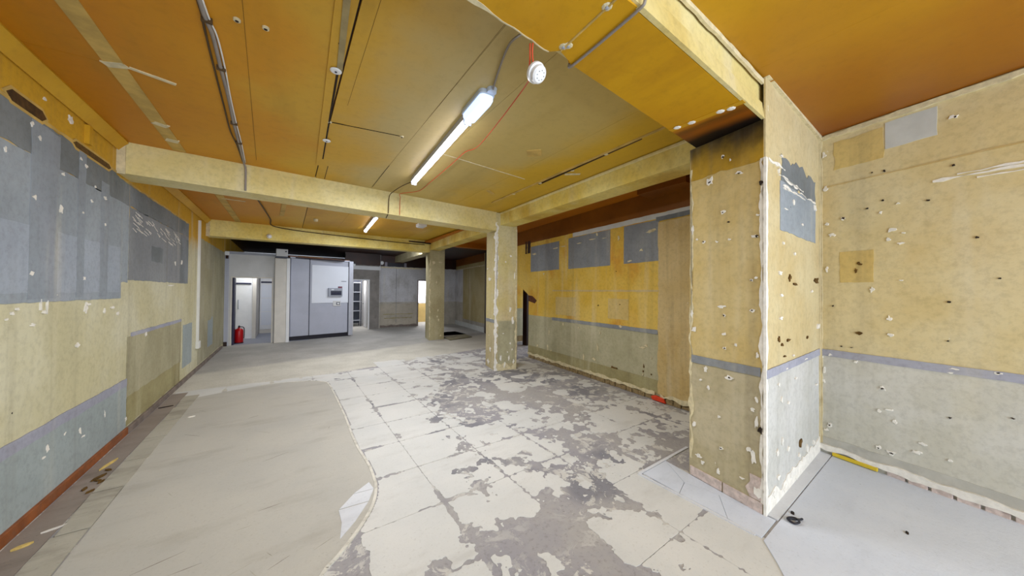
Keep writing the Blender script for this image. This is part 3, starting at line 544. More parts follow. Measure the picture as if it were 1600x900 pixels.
for (a_, c_, z0, z1) in ((3.62, 3.95, 1.52, 2.74), (4.22, 4.34, 1.52, 2.74), (4.62, 4.78, 1.52, 2.60), (2.9, 3.2, 1.52, 2.7)): patch(WL, wall_left, 'wall_patch', 'grey_band', y(a_), y(c_), z0, z1, 0, .0055, amp=.006)
for (a_, c_, z0, z1) in ((6.0, 6.45, 1.95, 2.15), (7.35, 7.86, 1.70, 2.45)): patch(WL, wall_left, 'wall_patch', 'grey_dark', y(a_), y(c_), z0, z1, 0, .005, amp=.01)
for k in range(60):   # scratches on the slate panel
    u = y(5.35+rnd.random()*1.9); z = 2.47-.20*rnd.random(); L = .04+.16*rnd.random()
    bm = B(); WL.poly(bm, [(u, z), (u+L, z-.03), (u+L+.01, z-.024), (u, z+.006)], .004, .006); obj('scratch', bm, M['whiteplaster'], wall_left)
def scar(par, W, lst, mat, d, name='plaster_scar', k=1.0):
    o = obj(name, W.scars(B(), lst, 0, d, k), M[mat], par); o['kind'] = 'stuff'; return o
scar(wall_left, WL, left, 'whiteplaster', .0085)
for (u0, u1, z, mt) in ((3.37, 3.77, 2.80, 'hole'), (4.12, 4.80, 2.77, 'brown')):
    h = .036 if mt == 'hole' else .024
    bm = B(); WL.poly(bm, [(y(u0)-.03, z), (y(u0)+.04, z-h-.02), (y(u1)-.04, z-h-.02), (y(u1)+.03, z), (y(u1)-.04, z+h+.02), (y(u0)+.04, z+h+.02)], 0, .005); obj('vent_rim', bm, M['tape'], wall_left)
    bm = B(); WL.poly(bm, [(y(u0), z), (y(u0)+.05, z-h), (y(u1)-.05, z-h), (y(u1), z), (y(u1)-.05, z+h), (y(u0)+.05, z+h)], 0, .007); obj('vent_hole', bm, M['vent_dark' if mt == 'hole' else 'brown'], wall_left)
obj('fixing_block', WL.poly(B(), [(y(4.30), 2.83), (y(4.36), 2.83), (y(4.36), 2.99), (y(4.30), 2.99)], 0, .03), M['ceil_gold'], wall_left)
# cove along the left ceiling edge
bm = B()
for (a, b) in ((-3.5, 4.93), (5.35, 9.33)): hexa(bm, [(-1.42, a, 3.01), (-1.405, a, 3.0), (-1.34, a, 3.085), (-1.345, a, 3.105), (-1.42, a, 3.105)], [(-1.42, b, 3.01), (-1.405, b, 3.0), (-1.34, b, 3.085), (-1.345, b, 3.105), (-1.42, b, 3.105)])
struct('trim_1', bm, M['ceil_gold'], 'yellow timber cove along the top of the left wall', 'trim')
bm = B(); WL.box(bm, 0, y(5.3), 0, .075, 0, .026); bevel(bm, .004)
struct('baseboard_left', bm, M['timber'], 'brown stained skirting along the near left wall', 'baseboard')
bm = B(); WL.box(bm, y(5.3), y(11.6), 0, .07, 0, .03); bevel(bm, .004)
tag(obj('baseboard_left', bm, M['timber_grey'], kind='structure'), 'grimy grey skirting along the far half of the left wall', 'baseboard')

# near right wall
WR = Wall((4.483, .859), (4.483-.216*4.4, .859-4.4), -1)
bm = B(); WR.box(bm, -.02, 4.5, 0, zt, -.15, 0)
wall_right = struct('wall_right', bm, M['wall_right'], 'near right wall of yellow paint above and pale grey below', 'wall')
patch(WR, wall_right, 'dado_strip', 'lilac', 0, 4.4, .985, 1.05, 0, .008, amp=.003)
patch(WR, wall_right, 'wall_patch', 'cleangrey', .475, .765, 2.915, 3.15, 0, .004, amp=.005, label='clean pale grey rectangle under the ceiling')
patch(WR, wall_right, 'wall_patch', 'ghost', .126, .463, 2.845, 3.12, 0, .004, amp=.01)
patch(WR, wall_right, 'skirting_mark', 'skirt_grey', 0, 4.4, .06, .17, 0, .004, amp=.006, sides='t')
patch(WR, wall_right, 'plaster_ledge', 'whiteplaster', .02, 4.4, .045, .095, 0, .028, amp=.016, label='ragged white plaster edge above the bricks')
patch(WR, wall_right, 'plaster_bead', 'tape_white', .0, 4.4, 3.175, 3.212, 0, .022, amp=.009)
patch(WR, wall_right, 'plaster_bead', 'buff', .0, 4.4, 2.69, 2.70, 0, .006, amp=.004)
for (s0, s1, z0, zh) in ((.74, 1.6, 2.53, .016), (.86, 1.6, 2.555, .010), (.95, 1.5, 2.50, .012)): patch(WR, wall_right, 'plaster_scrape', 'whiteplaster', s0, s1, z0, z0+zh, 0, .006, amp=.014)
patch(WR, wall_right, 'wall_patch', 'ghost', .17, .40, 1.72, 2.02, 0, .003, amp=.01)
patch(WR, wall_right, 'corner_bead', 'bead', .0, .035, .1, 3.2, 0, .012, amp=.006, sides='r')
for i in range(16):
    s0 = .48+i*.225*.55
    bm = B(); WR.box(bm, s0, s0+.105, .004, .058+.006*rnd.random(), 0, .016+.01*rnd.random()); bevel(bm, .003, 1)
    obj('brick', bm, M['brick'], wall_right)
scar(wall_right, WR, right, 'whiteplaster', .0095); scar(wall_right, WR, right_dark, 'hole', .0105, 'nail_hole'); scar(wall_right, WR, right_brown, 'brown', .0095, 'bare_patch', .8)
# pier
pf = [(2.838, .836), (4.6, .861), (4.6, 1.43), (2.945, 1.408)]
bm = prism(B(), pf, 0, 2.885)
wall_pier = struct('wall_pier', bm, M['wall_pier'], 'broad pier of chipped yellow paint at the right of the room', 'wall')
WPF = Wall((2.838, .836), (4.483, .859), -1); WPL = Wall((2.838, .836), (2.945, 1.408), 1)
bm = B(); WPF.box(bm, 0, 1.645, 0, 3.24, 0, .012)
front_skin = obj('front_skin', bm, M['wall_pier_front'], wall_pier, label='paler plaster face towards the shop front')
WQ = Wall((2.838, .824), (4.483, .847), -1)
patch(WQ, wall_pier, 'dado_strip', 'lilac', .0, 1.645, .985, 1.05, 0, .008, amp=.003)
patch(WQ, wall_pier, 'wall_patch', 'grey_patch', .33, 1.45, 2.11, 2.50, 0, .004, amp=.008, label='grey ghost panel on the pier')
patch(WQ, wall_pier, 'wall_patch', 'grey_dark', .36, 1.45, 2.49, 2.72, 0, .0035, amp=.05)
for (s0, s1, z0) in ((.05, .45, 2.60), (.3, 1.0, 2.53), (.9, 1.45, 2.50), (.4, .8, 2.47)): patch(WQ, wall_pier, 'plaster_scrape', 'whiteplaster', s0, s1, z0, z0+.012, 0, .006, amp=.02)
patch(WQ, wall_pier, 'plaster_bead', 'tape_white', .0, 1.645, 3.19, 3.235, 0, .022, amp=.009)
patch(WQ, wall_pier, 'corner_bead', 'bead', 1.60, 1.645, .1, 3.2, 0, .012, amp=.008, sides='l')
patch(WQ, wall_pier, 'base_render', 'whiteplaster', .0, 1.64, .0, .13, 0, .006, amp=.05, sides='t')
scar(wall_pier, WQ, pier_front, 'whiteplaster', .0095); scar(wall_pier, WQ, pier_front_brown, 'brown', .0095, 'bare_patch')
patch(WPL, wall_pier, 'dado_strip', 'slate', .02, .56, .995, 1.06, 0, .007, amp=.004)
patch(WPL, wall_pier, 'upper_band', 'pier_top', .0, .57, 2.60, 2.88, 0, .004, amp=.02, sides='b')
patch(WPL, wall_pier, 'corner_chip', 'whiteplaster', -.004, .018, .08, 2.6, -.02, .006, amp=.018, step=.03, label='chipped white plaster down the corner')
patch(WQ, wall_pier, 'corner_chip', 'whiteplaster', -.012, .024, .0, 2.6, -.01, .007, amp=.022, step=.03, sides='r')
patch(WPL, wall_pier, 'corner_chip', 'tape_white', .555, .575, .15, 2.7, -.01, .005, amp=.02, step=.03, sides='lr')
for i in range(2):
    bm = B(); WPL.box(bm, .005+i*.29, .285+i*.285, .005, .085, 0, .010); bevel(bm, .003, 1); obj('skirting_board', bm, M['brick'], wall_pier)
bm = B(); WPL.ragged(bm, .0, .09, .09, .26, 0, .005, amp=.05); obj('bare_brick', bm, M['brick'], wall_pier)
scar(wall_pier, WPL, pier_left, 'whiteplaster', .0085); scar(wall_pier, WPL, pier_left_dark, 'hole', .0095, 'nail_hole')

# side wall behind the columns, with the broken opening under a stair
WM = Wall((4.491, 2.166), (4.882, 6.161), 1)
bm = B(); WM.poly(bm, [(-.9, 0), (4.035, 0), (4.035, 1.51), (4.129, 1.575), (4.64, 1.84), (5.5, 2.27), (5.5, zt), (-.9, zt)], -.14, 0)
wall_side = struct('wall_side', bm, M['wall_mid'], 'right-hand side wall of deep yellow paint over an olive dado', 'wall')
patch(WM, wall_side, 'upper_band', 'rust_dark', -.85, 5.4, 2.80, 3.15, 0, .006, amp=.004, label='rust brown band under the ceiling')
patch(WM, wall_side, 'plaster_edge', 'cleangrey', -.85, 2.4, 2.72, 2.80, 0, .004, amp=.008)
for u0, u1, z0, z1 in ((2.84, 3.95, 2.089, 2.70), (1.406, 2.534, 2.08, 2.71), (.448, 1.105, 2.084, 2.705)):
    patch(WM, wall_side, 'wall_patch', 'slate', u0, u1, z0, z1, 0, .004, amp=.004, label='slate grey ghost rectangle high on the wall')
patch(WM, wall_side, 'wall_patch', 'grey_dark', -.5, .5, 2.68, 2.745, 0, .0045, amp=.004)
patch(WM, wall_side, 'dado_strip', 'slate', .463, 3.07, .985, 1.05, 0, .008, amp=.004)
patch(WM, wall_side, 'ghost_strip', 'buff', .463, 3.07, 1.62, 1.65, 0, .003, amp=.005)
for (u0, u1, z0, z1) in ((2.3, 2.95, 1.12, 1.50), (1.0, 1.45, 1.15, 1.50)): patch(WM, wall_side, 'ghost_rectangle', 'ghost', u0, u1, z0, z1, 0, .003, amp=.006)
patch(WM, wall_side, 'buff_board', 'buff', -.85, .445, .11, 2.655, 0, .028, amp=.014, label='buff board standing proud beside the pier')
patch(WM, wall_side, 'plaster_skin', 'olive', .45, 4.03, .10, .30, 0, .010, amp=.02, sides='b')
patch(WM, wall_side, 'plaster_ledge', 'tape_white', .5, 4.03, .075, .125, 0, .022, amp=.022)
patch(WM, wall_side, 'plaster_ledge', 'tape_white', -.5, .4, .08, .13, 0, .035, amp=.03)
for i in range(38):
    s0 = -.5+i*.118
    if s0 > 3.9: break
    bm = B(); WM.box(bm, s0, s0+.106, .004, .070+.008*rnd.random(), 0, .010+.016*rnd.random()); obj('brick', bm, M['brick_dark'], wall_side)
scar(wall_side, WM, mid, 'tape_white', .0095); scar(wall_side, WM, mid_brown, 'brown', .0085, 'bare_patch')
bm = B(); WM.poly(bm, [(3.68, 1.40), (3.76, 1.33), (3.93, 1.36), (4.035, 1.38), (4.035, 1.52), (3.86, 1.50)], 0, .006); obj('broken_hole', bm, M['hole_brown'], wall_side, label='broken hole beside the stair opening')
for (u0, u1) in ((3.98, 4.09), (4.13, 4.2)): patch(WM, wall_side, 'soot_mark', 'umber', u0, u1, 2.55, 2.86, 0, .007, amp=.02)
struct('wall_stair', box(B(), (5.95, 8.75, 0), (7.4, 8.9, 3.12)), M['wall_mid'], 'yellow and grey wall seen through the broken opening', 'wall')
struct('stair_slot_block', box(B(), (5.86, 7.5, 0), (5.98, 7.7, 1.95)), M['umber'], 'dark block standing in for the shaded slot inside the broken opening', 'wall')  # solid dark block painted as the shade in the slot
tag(obj('loose_plank', box(B(), (6.0, 8.3, 0), (6.75, 8.42, .16)), M['brick_dark']), 'low brown timber lying inside the broken wall opening', 'plank')

# rear walls
WF = Wall((6.436+.4, 14.99+.25), (6.33, 10.82), 1)
WF = Wall((6.90, 15.2), (6.33, 10.82), -1)
bm = B(); WF.box(bm, -.3, WF.L, 0, 3.2, -.14, 0)
wall_far = struct('wall_far', bm, M['wall_far'], 'far right wall beyond the floor hatch, grimy yellow over grey', 'wall')
patch(WF, wall_far, 'wall_patch', 'wall_grey', 0, 1.9, .2, 2.62, 0, .004, amp=.004)
patch(WF, wall_far, 'skirting_board', 'cleangrey', 0, WF.L, .0, .2, 0, .02, amp=.01, sides='t')
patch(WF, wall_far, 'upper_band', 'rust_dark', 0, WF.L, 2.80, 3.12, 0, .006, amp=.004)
patch(WF, wall_far, 'plaster_edge', 'tape_white', 0, WF.L, 2.62, 2.65, 0, .008, amp=.01)
bm = B(); tube(bm, [(6.80, 15.0, 0.02), (6.80, 15.0, 2.7)], .04, 10)
tag(obj('waste_pipe', bm, M['cleangrey']), 'pale vertical pipe in the far right corner of the room', 'pipe')
struct('wall_return', prism(B(), [(6.33, 10.78), (5.03, 7.62), (5.10, 7.58), (6.42, 10.74)], 0, 3.14), M['umber'], 'dark brown return wall hidden behind the middle column', 'wall')  # plain dark umber wall closing the gap behind the column
# back wall: door bay, white panel bay, doorway to a lit room
WB1 = Wall((1.9, 14.137), (3.23, 14.182), -1)
bm = B()
WB1.box(bm, 0, .27, 0, 3.14, -.12, 0); WB1.box(bm, .91, 1.33, 0, 3.14, -.12, 0); WB1.box(bm, .27, .91, 2.05, 3.14, -.12, 0)
wall_back = struct('wall_back', bm, simple('grey_render', '#86817C', .8, .12, 4, dirt='#6E6860'), 'grey rendered back wall round the store doorway', 'wall')
bm = B(); WB1.box(bm, 0, 1.33, 2.45, 2.60, 0, .05); obj('ledge', bm, M['offwhite'], wall_back)
patch(WB1, wall_back, 'dark_band', 'umber', 0, 1.33, 2.64, 3.14, 0, .01, amp=.01)  # dark umber painted for the unlit space above the back wall
WB2 = Wall((3.235, 14.55), (7.0, 14.55+.0), -1)
WB2 = Wall((3.235, 14.55), (5.283, 14.437), -1)
bm = B()
WB2.box(bm, 0, 1.70, 0, 3.14, -.12, 0); WB2.box(bm, 1.70, 2.45, 2.09, 3.14, -.12, 0); WB2.box(bm, 2.45, 3.9, 0, 3.14, -.12, 0)
wall_back2 = tag(obj('wall_back', bm, M['wall_grey'], kind='structure'), 'pale stained back wall panel between the store door and far column', 'wall')
bm = B(); box(bm, (3.19, 14.18, 0), (3.235, 14.55, 3.14)); obj('panel_return', bm, M['wall_grey'], wall_back2)
patch(WB2, wall_back2, 'upper_band', 'umber', 0, 3.8, 2.66, 3.14, 0, .01, amp=.01)  # same unlit dark painted above the pale panel
patch(WB2, wall_back2, 'plaster_edge', 'tape_white', 0, 1.9, 2.59, 2.64, 0, .02, amp=.01)
patch(WB2, wall_back2, 'panel_joint', 'slate', .74, .755, .2, 2.6, 0, .004, amp=.002)
patch(WB2, wall_back2, 'lower_panel', 'lowstain', .05, 1.62, .05, 1.02, 0, .003, amp=.02)
for (u0, u1, z0) in ((.2, 1.5, .55), (.25, 1.45, .38)): patch(WB2, wall_back2, 'scuff_line', 'olive', u0, u1, z0, z0+.03, 0, .005, amp=.012)
bm = B(); WB2.ragged(bm, .05, 1.65, 0, .09, 0, .05, amp=.03, sides='t'); obj('rubble_edge', bm, M['timber_grey'], wall_back2)
bm = B(); WB2.box(bm, .37, 1.06, 2.67, 2.82, 0, .02); obj('air_slot', bm, M['black'], wall_back2, label='black horizontal slot above the pale panel')
for u0 in (.25, 1.07): bm = B(); WB2.box(bm, u0, u0+.1, 2.65, 2.84, 0, .04); obj('slot_jamb', bm, M['alu_dull'], wall_back2)
# door frames, numbered from the left
def frame(W, u0, u1, z1, d0, d1, w, mat, name, label):
    bm = B(); W.box(bm, u0, u0+w, 0, z1, d0, d1); W.box(bm, u1-w, u1, 0, z1, d0, d1); W.box(bm, u0+w, u1-w, z1-w, z1, d0, d1)
    return tag(obj(name, bm, mat, kind='structure'), label, 'door frame')
frame(WB1, .27, .91, 2.05, -.12, .02, .035, M['white'], 'door_2', 'white frame of the store doorway in the grey back wall')
frame(WB2, 1.68, 2.45, 2.11, -.12, .03, .045, M['timber_grey'], 'door_3', 'dark narrow frame of the lit doorway beside the far column')
# rooms behind
struct('wall_rear', box(B(), (-1.7, 16.75, 0), (8, 16.85, 3.1)), M['offwhite'], 'white wall of the rear rooms seen through the doorways', 'wall')
struct('wall_store', box(B(), (3.32, 14.68, 0), (3.38, 16.75, 2.6)), M['offwhite'], 'white partition of the store room behind the back wall', 'wall')
struct('wall_corridor', box(B(), (1.55, 12.75, 0), (1.6, 16.75, 2.595)), M['offwhite'], 'white partition between corridor and store', 'wall')
struct('window_1', box(B(), (5.0, 16.68, .98), (7.4, 16.74, 2.3)), M['glass'], 'bright lit window of the rear room', 'window')
tag(obj('low_screen', box(B(), (5.4, 16.2, 0), (6.9, 16.26, .95)), simple('pale_wood', '#C9AE70', .5, .1, 3)), 'pale wooden panel under the bright window of the rear room', 'screen')
# ------------------------------------------------------------------ beams and columns
def beam(name, P0, P1, th, zb0, zb1, mat, label, zt=3.3):
    a = Vector((*P0, 0)); b = Vector((*P1, 0)); t = (b-a).normalized(); n = Vector((-t.y, t.x, 0))*th
    bot = [(a.x, a.y, zb0), (b.x, b.y, zb1), (b.x+n.x, b.y+n.y, zb1), (a.x+n.x, a.y+n.y, zb0)]
    return struct(name, hexa(B(), bot, [(x, y, zt) for x, y, z in bot]), M[mat], label, 'beam')
b1 = beam('ceiling_beam', (-1.42, 4.94), (3.46, 5.445), .36, 2.775, 2.835, 'cream', 'cream ceiling beam nearest the camera, from left wall to middle column')
b2 = beam('ceiling_beam', (-1.42, 9.34), (3.80, 9.99), .34, 2.745, 2.862, 'gold_beam', 'yellow ceiling beam further back, carrying a dark cable')
obj('end_plate', box(B(), (-1.42, 4.925, 2.765), (-1.36, 4.945, 3.10)), M['tape_white'], b1); obj('end_plate', box(B(), (-1.42, 9.325, 2.735), (-1.36, 9.345, 3.09)), M['tape_white'], b2)
dp = [(3.37, 1.40), (3.44, 3.3), (3.53, 5.40)]
b3 = beam('ceiling_beam', (3.36+.33, 1.40), (3.53+.33, 5.45), .32, 2.95, 2.95, 'gold_beam', 'long yellow beam from the pier to the middle column', 3.22)
bm = B(); hexa(bm, [(3.36, 1.40, 3.165), (3.352, 1.40, 3.175), (3.352, 1.40, 3.2), (3.40, 1.4, 3.2)], [(3.53, 5.45, 3.165), (3.522, 5.45, 3.175), (3.522, 5.45, 3.2), (3.57, 5.45, 3.2)]); obj('edge_lath', bm, M['cream'], b3)
b4 = beam('ceiling_beam', (3.58+.33, 5.85), (3.79+.33, 9.99), .32, 2.93, 2.93, 'gold_beam', 'yellow beam between the middle column and the far column', 3.22)
b5 = beam('ceiling_beam', (4.10, 10.6), (4.25, 14.5), .34, 2.86, 2.86, 'column_far', 'dim beam running from the far column to the back wall', 3.14)
bm = B(); box(bm, (3.9, 9.0, 2.98), (6.4, 9.2, 3.15)); struct('ceiling_beam', bm, M['rust'], 'rust coloured beam crossing the side aisle', 'beam')
# front beam over the pier: cream face to the street, orange soffit boards
bm = hexa(B(), [(-1.42, .85, 2.905), (4.5, .872, 2.905), (4.5, 1.42, 2.905), (2.96, 1.355, 2.905), (-1.42, 1.14, 2.905)], [(-1.42, .85, 3.3), (4.5, .872, 3.3), (4.5, 1.42, 3.3), (2.96, 1.355, 3.3), (-1.42, 1.14, 3.3)])
b6 = struct('ceiling_beam', bm, M['cream'], 'boxed beam overhead in front, cream face and orange underside', 'beam')
bm = hexa(B(), [(-1.42, .815, 2.888), (2.845, .83, 2.888), (2.845, .85, 2.888), (-1.42, .85, 2.888)], [(-1.42, .835, 3.01), (2.845, .845, 3.01), (2.845, .86, 3.01), (-1.42, .86, 3.01)]); obj('face_board', bm, M['cream'], b6)
bm = B(); W6 = Wall((-1.42, .85), (2.84, .85), -1); W6.ragged(bm, 0, 4.26, 3.145, 3.18, 0, .016, amp=.008); obj('plaster_bead', bm, M['tape_white'], b6, label='ragged white plaster bead')
def ybk(x): return 1.135+.0503*(x+1.42)
for (x0, x1, m) in ((1.27, 2.46, 'soffit'), (2.49, 2.95, 'soot_board')):
    obj('soffit_board', hexa(B(), [(x0, .853, 2.888), (x1, .853, 2.888), (x1, ybk(x1), 2.888), (x0, ybk(x0), 2.888)], [(x0, .853, 2.906), (x1, .853, 2.906), (x1, ybk(x1), 2.906), (x0, ybk(x0), 2.906)]), M[m], b6)
obj('joint_strip', hexa(B(), [(2.45, .835, 2.884), (2.50, .835, 2.884), (2.49, 1.33, 2.884), (2.44, 1.33, 2.884)], [(2.45, .835, 2.9), (2.50, .835, 2.9), (2.49, 1.33, 2.9), (2.44, 1.33, 2.9)]), M['ceil_gold'], b6)
for (x, yy) in ((2.455, 1.27), (2.47, 1.17), (2.48, .98), (2.50, .92)): obj('filler_dab', lathe(B(), (x, yy, 2.884), (0, 0, -1), [(.028, 0), (.018, .004), (0, .005)], 7), M['whiteplaster'], b6)
# screwed plate with torn white rear edge, folded down flange
rear = []
x = -1.35
while x < 1.13: rear.append((x, ybk(x)-.005+.012*noise.fractal(Vector((x*6, 2, 1)), .8, 2.2, 4))); x += .03
q = [(-1.35, .836), (1.14, .836), (1.155, 1.215)]+rear[::-1]
plate = obj('soffit_plate', hexa(B(), [(a, b, 2.868) for a, b in q], [(a, b, 2.886) for a, b in q]), M['soffit'], b6, label='screwed orange cover plate with a torn rear edge')
q2 = [(a, b+.002) for a, b in rear]; q3 = [(a, b-(.005+.045*max(0, noise.noise(Vector((a*4, 7, 2)))))) for a, b in rear]
bm = B()
for i in range(len(rear)-1): hexa(bm, [(*q3[i], 2.8665), (*q3[i+1], 2.8665), (*q2[i+1], 2.8665), (*q2[i], 2.8665)], [(*q3[i], 2.888), (*q3[i+1], 2.888), (*q2[i+1], 2.888), (*q2[i], 2.888)])
obj('torn_edge', bm, M['tape_white'], plate)
obj('flange', hexa(B(), [(1.14, .836, 2.868), (1.265, .836, 2.880), (1.29, 1.262, 2.880), (1.155, 1.215, 2.868)], [(1.14, .836, 2.886), (1.265, .836, 2.887), (1.29, 1.262, 2.887), (1.155, 1.215, 2.886)]), M['soffit'], plate)
bm = B(); tube(bm, [(1.142, .84, 2.868), (1.157, 1.21, 2.868)], .007, 6); obj('fold_ridge', bm, M['tape'], plate)
for (x, yy) in ((1.150, 1.185), (1.143, .905), (1.165, 1.165)):
    obj('filler_dab', lathe(B(), (x, yy, 2.868), (0, 0, -1), [(.024, 0), (.018, .003), (0, .004)], 9), M['tape_white'], plate)
    obj('screw', lathe(B(), (x, yy, 2.864), (0, 0, -1), [(.0085, 0), (.0085, .003), (.004, .004), (0, .0045)], 10), M['plastic_grey'], plate)
# columns
def column(pts, zt, label, mat):
    return struct('column', prism(B(), pts, 0, zt), M[mat], label, 'column')
colA = column([(3.445, 5.442), (3.911, 5.36), (4.04, 5.95), (3.576, 6.027)], 3.2, 'middle square column of chipped yellow plaster', 'column')
WAF = Wall((3.445, 5.442), (3.911, 5.36), -1); WAL = Wall((3.445, 5.442), (3.576, 6.027), 1)
patch(WAL, colA, 'dado_strip', 'slate', .03, .59, .965, 1.03, 0, .008, amp=.006)
patch(WAF, colA, 'corner_chip', 'whiteplaster', -.01, .036, .0, 3.0, -.01, .006, amp=.045, step=.02, sides='lr')
patch(WAL, colA, 'corner_chip', 'whiteplaster', -.006, .03, .0, 2.8, -.01, .006, amp=.04, step=.03, sides='r')
patch(WAF, colA, 'corner_chip', 'tape_white', .45, .476, .0, 2.9, -.01, .005, amp=.03, step=.03, sides='l')
patch(WAF, colA, 'base_render', 'tape_white', .03, .46, .0, .14, 0, .004, amp=.07, sides='t')
patch(WAF, colA, 'lower_paint', 'greyolive', .06, .45, .14, 1.0, 0, .003, amp=.008)
scar(colA, WAF, colA_front, 'whiteplaster', .0075); scar(colA, WAL, colA_left, 'whiteplaster', .0075)
colC = column([(3.788, 9.985), (4.32, 10.02), (4.40, 10.66), (3.94, 10.74)], 3.13, 'far square column of dull olive plaster', 'column_far')
WCF = Wall((3.788, 9.985), (4.32, 10.02), -1)
patch(WCF, colC, 'corner_chip', 'tape_white', .0, .03, .1, 2.6, -.01, .006, amp=.03, step=.04, sides='lr')
scar(colC, WCF, colC_front, 'tape_white', .006)
# ------------------------------------------------------------------ rear partition
WP = Wall((-1.42, 11.962), (.098, 12.045), -1)
bm = B(); WP.box(bm, 0, .145, 0, 2.6, -.06, 0); WP.box(bm, 1.09, 1.13, 0, 2.6, -.06, 0); WP.box(bm, .145, 1.09, 1.94, 2.6, -.06, 0)
part = struct('wall_partition', bm, M['offwhite'], 'white partition with an open doorway at the far left', 'wall')
bm = B(); WP.box(bm, .03, 1.15, 2.60, 2.675, -.06, .02); obj('head_rail', bm, M['plastic_grey'], part)
bm = B(); WP.box(bm, .0, .09, 0, 2.55, 0, .02); obj('edge_post', bm, M['cabinet'], part)
bm = B(); WP.box(bm, .0, .075, .0, .12, .02, .04); obj('base_block', bm, M['umber'], part)
bm = B(); WP.box(bm, 1.13, 1.42, 0, 2.55, -.25, .12); bevel(bm, .006, 1)
post = struct('trim_2', bm, M['warmwhite'], 'white boxed post between doorway and grey cabinet', 'trim')
bm = B(); WP.box(bm, 1.42, 1.50, 0, 2.56, -.2, .13); obj('post_edge', bm, M['white'], post)
frame(WP, .13, 1.10, 1.965, -.06, .015, .035, M['warmwhite'], 'door_1', 'white frame of the open doorway at the far left')
obj('room_lid', box(B(), (-1.5, 12.12, 2.60), (1.62, 16.7, 2.63)), M['umber'], ceil); obj('room_lid', box(B(), (1.65, 14.4, 2.60), (3.3, 16.7, 2.63)), M['umber'], ceil); obj('room_lid', box(B(), (3.4, 14.75, 2.66), (7.9, 16.7, 2.69)), M['umber'], ceil)  # lids added to stop room light leaking above the partitions
# corridor behind the doorway
struct('wall_corridor_end', box(B(), (-.9, 15.0, 0), (1.5, 15.08, 2.6)), M['offwhite'], 'white tiled wall at the end of the left corridor', 'wall')
t = Thing('white_door', (-1.1, 13.34, 0), 'white flat door with a pull handle and dark rail, behind the red extinguisher', 'door')
leaf = t.part('door_leaf', box(B(), (-1.36, 13.32, .01), (-.89, 13.36, 2.3)), M['white'])
t.part('rail', box(B(), (-1.34, 13.30, 1.76), (-.93, 13.32, 1.81)), M['navy'])
bm = B(); tube(bm, smoothpts([(-1.24, 13.32, .98), (-1.24, 13.27, 1.0), (-1.24, 13.27, 1.24), (-1.24, 13.32, 1.26)], 4), .012, 6); t.part('pull_handle', bm, M['plastic_grey'], leaf)
t2 = Thing('white_door', (-.35, 14.83, 0), 'white panel door with a dark top rail, on the right inside the corridor', 'door')
t2.part('door_leaf', box(B(), (-.78, 14.83, .14), (.1, 14.87, 2.3)), M['white']); t2.part('rail', box(B(), (-.76, 14.81, 1.84), (.08, 14.83, 1.90)), M['navy'])
for k in range(3): t2.part('panel', box(B(), (-.74, 14.822, .3+.5*k), (.06, 14.83, .77+.5*k)), M['wboard'])
t2.part('kick_board', box(B(), (-.78, 14.80, 0), (.1, 14.86, .13)), M['warmwhite'])
struct('trim_3', box(B(), (-.89, 13.3, 0), (-.80, 14.98, 2.6)), M['warmwhite'], 'white corner post inside the left corridor', 'trim')
struct('trim_4', box(B(), (-1.252, 12.05, 0), (-1.215, 12.4, 1.93)), M['navy'], 'navy edge of the door folded back at the left doorway', 'trim')
obj('corridor_mat', box(B(), (-1.40, 12.06, 0), (.6, 14.78, .004)), simple('grey_vinyl', '#8E92A0', .5, .05), floor)
# fire extinguisher
ex = (-1.13, 12.42, 0)
t = Thing('fire_extinguisher', ex, 'red fire extinguisher standing on the floor inside the left doorway', 'extinguisher')
t.part('body', lathe(B(), (ex[0], ex[1], 0), (0, 0, 1), [(0, .0), (.10, .0), (.105, .012), (.105, .36), (.09, .41), (.04, .44), (.025, .45), (.025, .475), (0, .475)], 20), M['red'], smooth=True)
t.part('base_ring', lathe(B(), (ex[0], ex[1], 0), (0, 0, 1), [(.109, 0), (.109, .03), (.104, .03)], 20), M['black'])
bm = B(); box(bm, (ex[0]-.02, ex[1]-.1, .475), (ex[0]+.02, ex[1]+.03, .49)); box(bm, (ex[0]-.012, ex[1]-.11, .51), (ex[0]+.012, ex[1]+.03, .522)); box(bm, (ex[0]-.02, ex[1]-.02, .475), (ex[0]+.02, ex[1]+.02, .515)); t.part('lever', bm, M['black'])
bm = B(); tube(bm, smoothpts([(ex[0]+.02, ex[1], .49), (ex[0]+.11, ex[1]-.03, .46), (ex[0]+.125, ex[1]-.04, .3), (ex[0]+.118, ex[1]-.04, .14)], 5), .011, 7); t.part('hose', bm, M['black'])
# second one, low on the same spot, seen as a smaller bottle
# grey cabinet run with white board, fuse box and switch
WC = Wall((.105, 12.116), (1.887, 12.486), -1)
t = Thing('cabinet_wall', (1.0, 12.3, 0), 'lavender grey laminate cabinet wall with a black plinth at the back', 'cabinet')
bm = B(); WC.box(bm, .0, 1.80, .13, 2.60, -.5, -.02); t.part('carcass', bm, M['cabinet'])
for (u0, u1) in ((.012, .505), (.53, 1.69)): bm = B(); WC.box(bm, u0, u1, .135, 2.585, -.02, .0); bevel(bm, .003, 1); t.part('panel', bm, M['cabinet'])
bm = B(); WC.box(bm, .505, .53, .13, 2.6, -.02, -.008); t.part('joint', bm, M['dkplastic'])
bm = B(); WC.box(bm, 1.69, 1.72, .13, 2.6, -.02, -.008); t.part('joint', bm, M['dkplastic'])
bm = B(); WC.box(bm, 1.72, 1.86, .02, 2.62, -.5, .03); bevel(bm, .005, 1); t.part('end_post', bm, M['alu'])
bm = B(); WC.box(bm, .0, 1.82, 0, .13, -.5, -.03); t.part('plinth', bm, M['black'])
